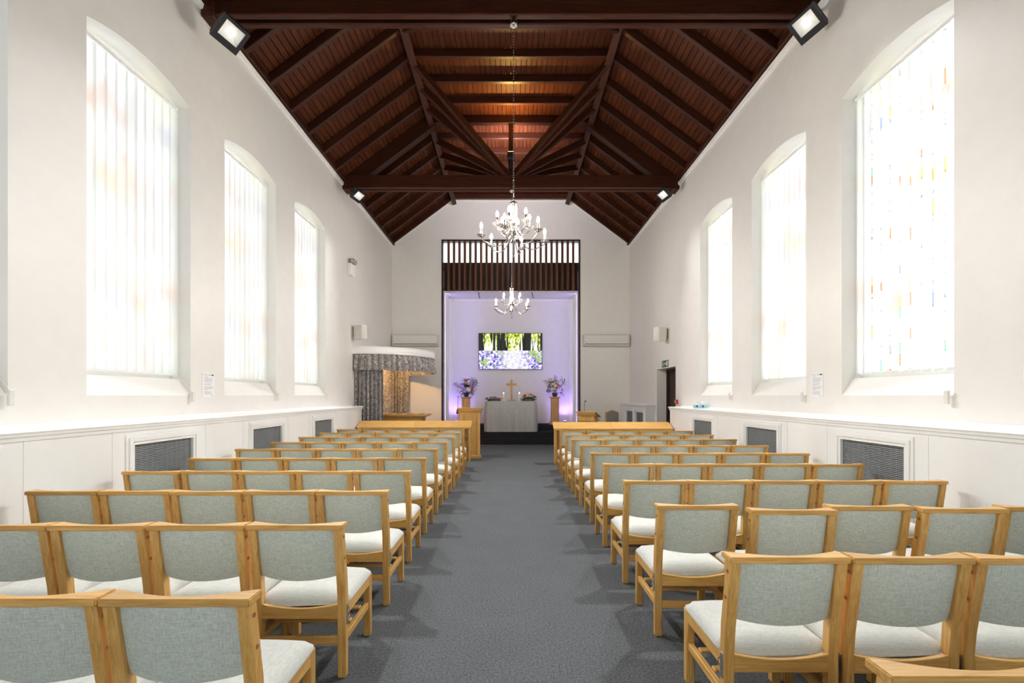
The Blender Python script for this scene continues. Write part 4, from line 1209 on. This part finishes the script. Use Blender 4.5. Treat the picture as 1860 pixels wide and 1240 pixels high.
# ------------------------------------------------------------------ heaters on the end wall
for x0, x1, nm in ((-3.86, -2.36, 'left'), (2.36, 3.86, 'right')):
    e = empty('wall_heater', ((x0 + x1) / 2, YE, 3.13))
    hw = (x1 - x0) / 2
    MB().prism([(-.002, 0), (-.15, .0), (-.20, .06), (-.20, .35), (-.18, .38), (-.002, .38)], 0, -hw, hw).build('body', M['ivory'], e, bevel=.008, seg=2)
    MB().box(-hw + .05, hw - .05, -.212, -.199, .14, .35).build('front_panel', M['cream'], e, bevel=.002)
    MB().box(-hw + .08, hw - .08, -.215, -.199, .095, .125).build('louvre', M['white'], e, bevel=.004)
    MB().box(-hw + .05, hw - .05, -.17, -.03, .380, .384).build('inlet_grille', M['grey_metal'], e)
    MB().box(-hw + .06, hw - .06, -.203, -.199, .064, .090).build('outlet_slot', M['grey_metal'], e)
    MB().box(hw - .10, hw - .07, -.209, -.199, .05, .075).build('control', M['grey_metal'], e)
    tag(e, 'long cream wall heater on the end wall, %s of the recess' % nm, 'heater', 'wall heaters on the end wall')

# ------------------------------------------------------------------ speakers
def speaker(s, y, z, label):
    e = empty('wall_speaker', (s * XW, y, z))
    MB().box(min(0, -s * .015), max(0, -s * .015), -.05, .05, -.10, .13).build('wall_plate', M['grey_metal'], e)
    MB().tube([(-s * .01, 0, .06), (-s * .07, -.01, .08), (-s * .13, -.02, .04)], .012, 8).build('arm', M['grey_metal'], e)
    b = MB().box(-.13, .13, -.10, .10, -.17, .17).build('cabinet', M['cream'], e, (-s * .20, -.08, 0), (.06, 0, s * .35), bevel=.015, seg=2)
    MB().box(-.115, .115, -.106, -.099, -.155, .155).build('front_grille', M['ivory'], b, bevel=.003)
    tag(e, label, 'speaker', 'wall speakers')
speaker(-1, 11.45, 3.09, 'cream box speaker on the left wall above the canopy')
speaker(1, 11.55, 3.05, 'cream box speaker on the right wall above the doorway')

# emergency twin spot unit
e = empty('emergency_light', (-XW, 11.15, 4.55))
MB().box(.002, .10, -.14, .14, -.14, .14).build('battery_box', M['white'], e, bevel=.012)
for y in (-.07, .09):
    MB().tube([(.05, y, .14), (.07, y, .18)], .015, 8).build('bracket', M['grey_metal'], e)
    MB().lathe([(.035, -.05), (.055, .0), (.055, .055), (.0, .045)], 14, axis=1).build('lamp_head', M['grey_metal'], e, (.085, y, .21), (0, 0, -.5), smooth=50)
tag(e, 'white emergency lamp unit with twin grey heads, high on the left wall', 'light')

# exit sign, call point, notices, tissue box
e = empty('exit_sign', (XW, 11.68, 2.33))
MB().box(-.014, -.002, -.23, .23, -.085, .085).build('plate', M['sign'], e)
man = MB()
man.lathe([(.0, -.016), (.018, -.016), (.018, -.0145), (.0, -.0145)], 10, (0, .15, .045), axis=0)
for p, q in (((.15, .025), (.13, -.02)), ((.13, -.02), (.165, -.06)), ((.13, -.02), (.10, -.06)), ((.15, .015), (.185, -.005)), ((.148, .012), (.115, .0))):
    man.beam((-.0155, *p), (-.0155, *q), .002, .014)
man.build('running_figure', M['sign_white'], e)
MB().box(-.016, -.0145, -.21, -.12, -.06, .06).build('door_symbol', M['sign_white'], e)
ar = MB().box(-.016, -.0145, -.04, .06, -.012, .012); ar.add([(-.016, -.04, -.04), (-.016, -.08, 0), (-.016, -.04, .04)], [(0, 1, 2)])
ar.build('arrow', M['sign_white'], e)
tag(e, 'dark green fire exit sign with running figure above the doorway', 'sign')
e = empty('fire_call_point', (XW, 10.82, 1.385))
MB().box(-.055, -.002, -.048, .048, -.048, .048).build('box', M['red'], e, bevel=.006)
MB().box(-.058, -.0545, -.024, .024, -.022, .022).build('glass_plate', M['sign_white'], e)
tag(e, 'small red fire alarm call point beside the doorway', 'alarm')
def notice(s, y, label):
    e = empty('paper_notice', (s * XW, y, 1.665))
    X = lambda a, b: sorted((-s * a, -s * b))
    a, b = X(.001, .004); MB().box(a, b, -.118, .118, -.155, .155).build('sheet', M['paper'], e)
    # printed lines, three small marks at the top and one at the foot
    def lines(name, mat, rects):
        m = MB()
        for (u0, u1, z0, z1) in rects:
            a, b = X(.0042, .0046); y0, y1 = sorted((-s * -u0, -s * -u1)) if s > 0 else (u0, u1)
            if s > 0: y0, y1 = sorted((-u0, -u1))
            m.box(a, b, y0, y1, z0, z1)
        m.build(name, mat, e)
    lines('heading_marks', M['ink'], [(-.10, -.02, .125, .133), (.005, .035, .122, .136)])
    lines('logo', M['ink_dark'], [(.055, .100, .120, .138)])
    rc = [(-.085, -.01, .098, .104)]
    z = .080
    for wds in ((.16, .17, .16, .15), (.15, .12), (.16, .17, .15, .07), (.15, .15, .14)):
        for wd in wds:
            rc.append((-.085, -.085 + wd, z, z + .006)); z -= .014
        z -= .010
    rc.append((.05, .085, -.14, -.13))
    lines('printed_text', M['ink'], rc)
    tag(e, label, 'notice', 'paper notices between the windows')
notice(-1, 5.96, 'white printed notice on the left wall between two windows')
notice(1, 5.89, 'white printed notice on the right wall between two windows')
e = empty('tissue_box', (3.735, 9.12, CH + .036))
MB().box(-.12, .12, -.055, .055, 0, .065).build('carton', M['tissue_box'], e, bevel=.003)
for x in (-.085, .03): MB().box(x - .018, x + .018, -.0565, -.0548, .02, .055).build('print_mark', M['tissue_print'], e)
def tis(u, v):
    a = 2 * PI * u; r = .012 + .05 * v * (1 + .35 * math.sin(3 * a) + .2 * math.sin(7 * a))
    return (r * math.cos(a), r * .7 * math.sin(a), .064 + .085 * v * (1 + .18 * math.sin(2 * a + 1)) - .03 * v * v)
MB().grid(36, 6, tis).build('tissue', M['tissue'], e, smooth=80)
tag(e, 'pale blue tissue box on the right radiator casing', 'tissue box')

# ------------------------------------------------------------------ floodlights on the beams
def floodlight(s, y, z, aim, label, energy, size=1.0, off=.40):
    e = empty('floodlight', (s * (XW - off), y, z))
    mt = MB().tube([(s * .20, .26, .20), (s * .12, .14, .12), (s * .04, .04, .05), (0, 0, .01)], .024, 8).build('mount', M['black'], e)
    MB().lathe([(.016, -.03), (.016, .03)], 8, axis=1).build('knuckle', M['steel'], mt, (s * .05, .02, .07))
    d = (Vector(aim) - Vector(e.location)).normalized()
    q = d.to_track_quat('-Z', 'Y') @ Euler((0, 0, s * -.31 + PI)).to_quaternion()
    k = size
    hd = empty('head_pivot')
    C.objects.unlink(hd); bpy.data.objects.remove(hd)
    R = q.to_matrix().to_4x4(); Tm = Matrix.Translation(d * .10)
    x0, x1, y0_, y1_ = -.155*k, .155*k, -.135*k, .175*k
    px, py0, py1 = .112*k, -.100*k, .095*k
    b = MB()
    b.box(x0, -px, y0_, y1_, -.05, .0); b.box(px, x1, y0_, y1_, -.05, .0)
    b.box(-px, px, y0_, py0, -.05, .0); b.box(-px, px, py1, y1_, -.05, .0)
    body = b.build('body', M['black'], e)
    body.matrix_local = Tm @ R
    MB().prism([(x0, y0_), (x1, y0_), (x1, y1_), (x0, y1_)], 2, .0005, .055).build('housing', M['black'], body, bevel=.018)
    bk = MB()
    for i in range(7): bk.box(-.10*k + i*.03*k, -.088*k + i*.03*k, -.09*k, .12*k, .055, .085)
    bk.build('heat_sink', M['black'], body)
    # reflector pan sunk into the face: four sloping sides round a bright chip
    rf = MB()
    i_ = .034 * k; cyy = (py0 + py1) / 2
    ring_o = [(-px, py0), (px, py0), (px, py1), (-px, py1)]; ring_i = [(-i_, cyy - i_), (i_, cyy - i_), (i_, cyy + i_), (-i_, cyy + i_)]
    vs = [(x, y_, -.044) for x, y_ in ring_o] + [(x, y_, -.006) for x, y_ in ring_i]
    rf.add(vs, [(j, (j + 1) % 4, 4 + (j + 1) % 4, 4 + j) for j in range(4)])
    rf.build('reflector', M['reflector'], body)
    MB().box(-i_, i_, cyy - i_, cyy + i_, -.006, -.004).build('lamp_chip', M['lens'], body)
    tag(e, label, 'floodlight', 'black floodlights under the beam ends')
    sp = bpy.data.lights.new('flood_spot', 'SPOT'); sp.energy = energy; sp.color = (1.0, .99, .98); sp.spot_size = 1.75; sp.spot_blend = .8; sp.shadow_soft_size = .15
    so = bpy.data.objects.new('flood_spot', sp); C.objects.link(so); so.parent = body; so.location = (0, 0, -.06)
M['reflector'] = plain('satin_reflector', (.80, .79, .76), .45, 0.0)
floodlight(-1, 5.60, 5.98, (-.2, 2.6, 0), 'black floodlight under the near beam end on the left', 215, 1.0, .49)
floodlight(1, 5.60, 6.10, (.2, 2.6, 0), 'black floodlight under the near beam end on the right', 215, 1.0, .30)
floodlight(-1, 10.52, 6.16, (-.2, 7.6, 0), 'small black floodlight under the far beam end on the left', 260, .85)
floodlight(1, 10.52, 6.18, (.2, 7.6, 0), 'small black floodlight under the far beam end on the right', 260, .85)
# uplighter on the king post of the far truss
e = empty('roof_uplighter', (0, 10.64, 7.02))
MB().box(-.08, .08, -.05, .06, -.05, .10).build('body', M['black'], e, bevel=.01)
MB().box(-.03, .03, .04, .135, -.25, .0).build('bracket', M['black'], e)
MB().box(-.065, .065, -.04, .04, .101, .106).build('lamp_face', emit('amber_lamp', (1.0, .66, .25), 1.2), e)
tag(e, 'black uplighter fixed to the king post of the far truss', 'light')
sp = bpy.data.lights.new('amber_spot', 'SPOT'); sp.energy = 72; sp.color = (1.0, .60, .17); sp.spot_size = 2.75; sp.spot_blend = 1.0; sp.shadow_soft_size = .06
so = bpy.data.objects.new('amber_spot', sp); C.objects.link(so); so.parent = e; so.location = (0, -.02, .14); so.rotation_euler = (PI + .85, 0, 0)
MB().box(-.07, .07, .14, .20, -.04, .06).build('rear_head', M['black'], e, bevel=.008)  # second head added to brighten the ceiling beyond the truss
sp = bpy.data.lights.new('cool_spot', 'SPOT'); sp.energy = 110; sp.color = (.95, .84, .92); sp.spot_size = 2.6; sp.spot_blend = 1.0; sp.shadow_soft_size = .05  # fill light of the added head
so = bpy.data.objects.new('cool_spot', sp); C.objects.link(so); so.parent = e; so.location = (0, .40, .10); so.rotation_euler = (PI - .75, 0, 0)

# ------------------------------------------------------------------ chandeliers
def chandelier():
    root = empty('chandelier')
    z0 = 0.0     # origin at the level of the lower arms' dishes
    MB().lathe([(.0, 2.79), (.055, 2.77), (.06, 2.74), (.045, 2.71), (.012, 2.695), (.0, 2.69)], 20).build('ceiling_rose', M['chrome'], root, smooth=50)
    MB().tube([(0, 0, 2.79), (0, 0, 2.83)], .02, 8).build('hook_plate', M['black'], root)
    ch = MB(); z = 2.69; i = 0
    while z > .50:
        pts = []
        for k in range(12):
            a = 2 * PI * k / 12
            u, v = .009 * math.cos(a), .021 * math.sin(a)
            pts.append((u, 0, z - .017 + v) if i % 2 else (0, u, z - .017 + v))
        ch.tube(pts, .0028, 5, closed=True); z -= .034; i += 1
    tag(ch.build('chain', M['chrome'], root, smooth=60), 'long chain of small chrome links', kind='stuff')
    # column of glass rods between two caps
    MB().lathe([(.0, .50), (.012, .49), (.012, .475), (.045, .465), (.048, .45), (.0, .45)], 20).build('upper_cap', M['chrome'], root, smooth=50)
    for k in range(8):
        a = 2 * PI * k / 8
        MB().tube([(.036 * math.cos(a), .036 * math.sin(a), .45), (.036 * math.cos(a), .036 * math.sin(a), .18)], .010, 8).build('glass_rod', M['crystal'], root, smooth=60)
    MB().lathe([(.0, .19), (.05, .19), (.055, .17), (.04, .15), (.045, .10), (.06, .08), (.045, .05), (.02, .03), (.012, -.02), (.0, -.02)], 20).build('hub', M['chrome'], root, smooth=50)
    MB().lathe([(.007, -.02), (.007, -.20), (.02, -.21), (.012, -.225), (.0, -.24)], 12).build('drop_finial', M['chrome'], root, smooth=50)
    arm = {}
    def arm_mesh(rad, zh, zs):
        mb = MB(); pts = []
        for i in range(17):
            t = i / 16
            x = .035 + (rad - .035) * t
            z = zs + (zh - .03 - zs) * t - (zs - zh + .16) * .62 * math.sin(PI * t ** .85) * (1 - .15 * t)
            pts.append((x, 0, z))
        pts.append((rad, 0, zh - .005))
        mb.tube(pts, .0075, 8)
        return mb.mesh('arm', smooth=60)
    dish = MB().lathe([(.0, -.012), (.02, -.01), (.045, .006), (.058, .014), (.056, .018), (.04, .010), (.0, .0)], 18).mesh('drip_dish', smooth=60); dish.materials.append(M['crystal'])
    cand = MB().lathe([(.016, 0), (.013, .012), (.0115, .02), (.0115, .095), (.009, .10)], 12).mesh('candle_tube', smooth=50); cand.materials.append(M['chrome'])
    bulb = MB().lathe([(.008, .10), (.0155, .118), (.0175, .132), (.013, .152), (.005, .170), (.0, .176)], 12).mesh('bulb', smooth=60); bulb.materials.append(M['bulb'])
    for n, rad, zh, zs, off in ((6, .42, .0, .10, .26), (6, .215, .165, .15, .26)):
        me = arm_mesh(rad, zh, zs); me.materials.append(M['chrome'])
        for k in range(n):
            a = 2 * PI * k / n + off
            ao = link('arm', me, None, root, (0, 0, 0), (0, 0, a))
            link('drip_dish', dish, None, ao, (rad, 0, zh))
            link('candle_tube', cand, None, ao, (rad, 0, zh))
            link('bulb', bulb, None, ao, (rad, 0, zh))
    return root
c1 = chandelier(); c1.location = (.035, 5.92, 3.53)
tag(c1, 'large chrome twelve candle chandelier hanging from the near beam', 'chandelier', 'chrome chandeliers over the aisle')
c2 = copy_tree(c1); c2.location = (.02, 10.78, 3.56); c2.rotation_euler = (0, 0, .3)
c2['label'] = 'smaller looking chrome twelve candle chandelier farther down the aisle'
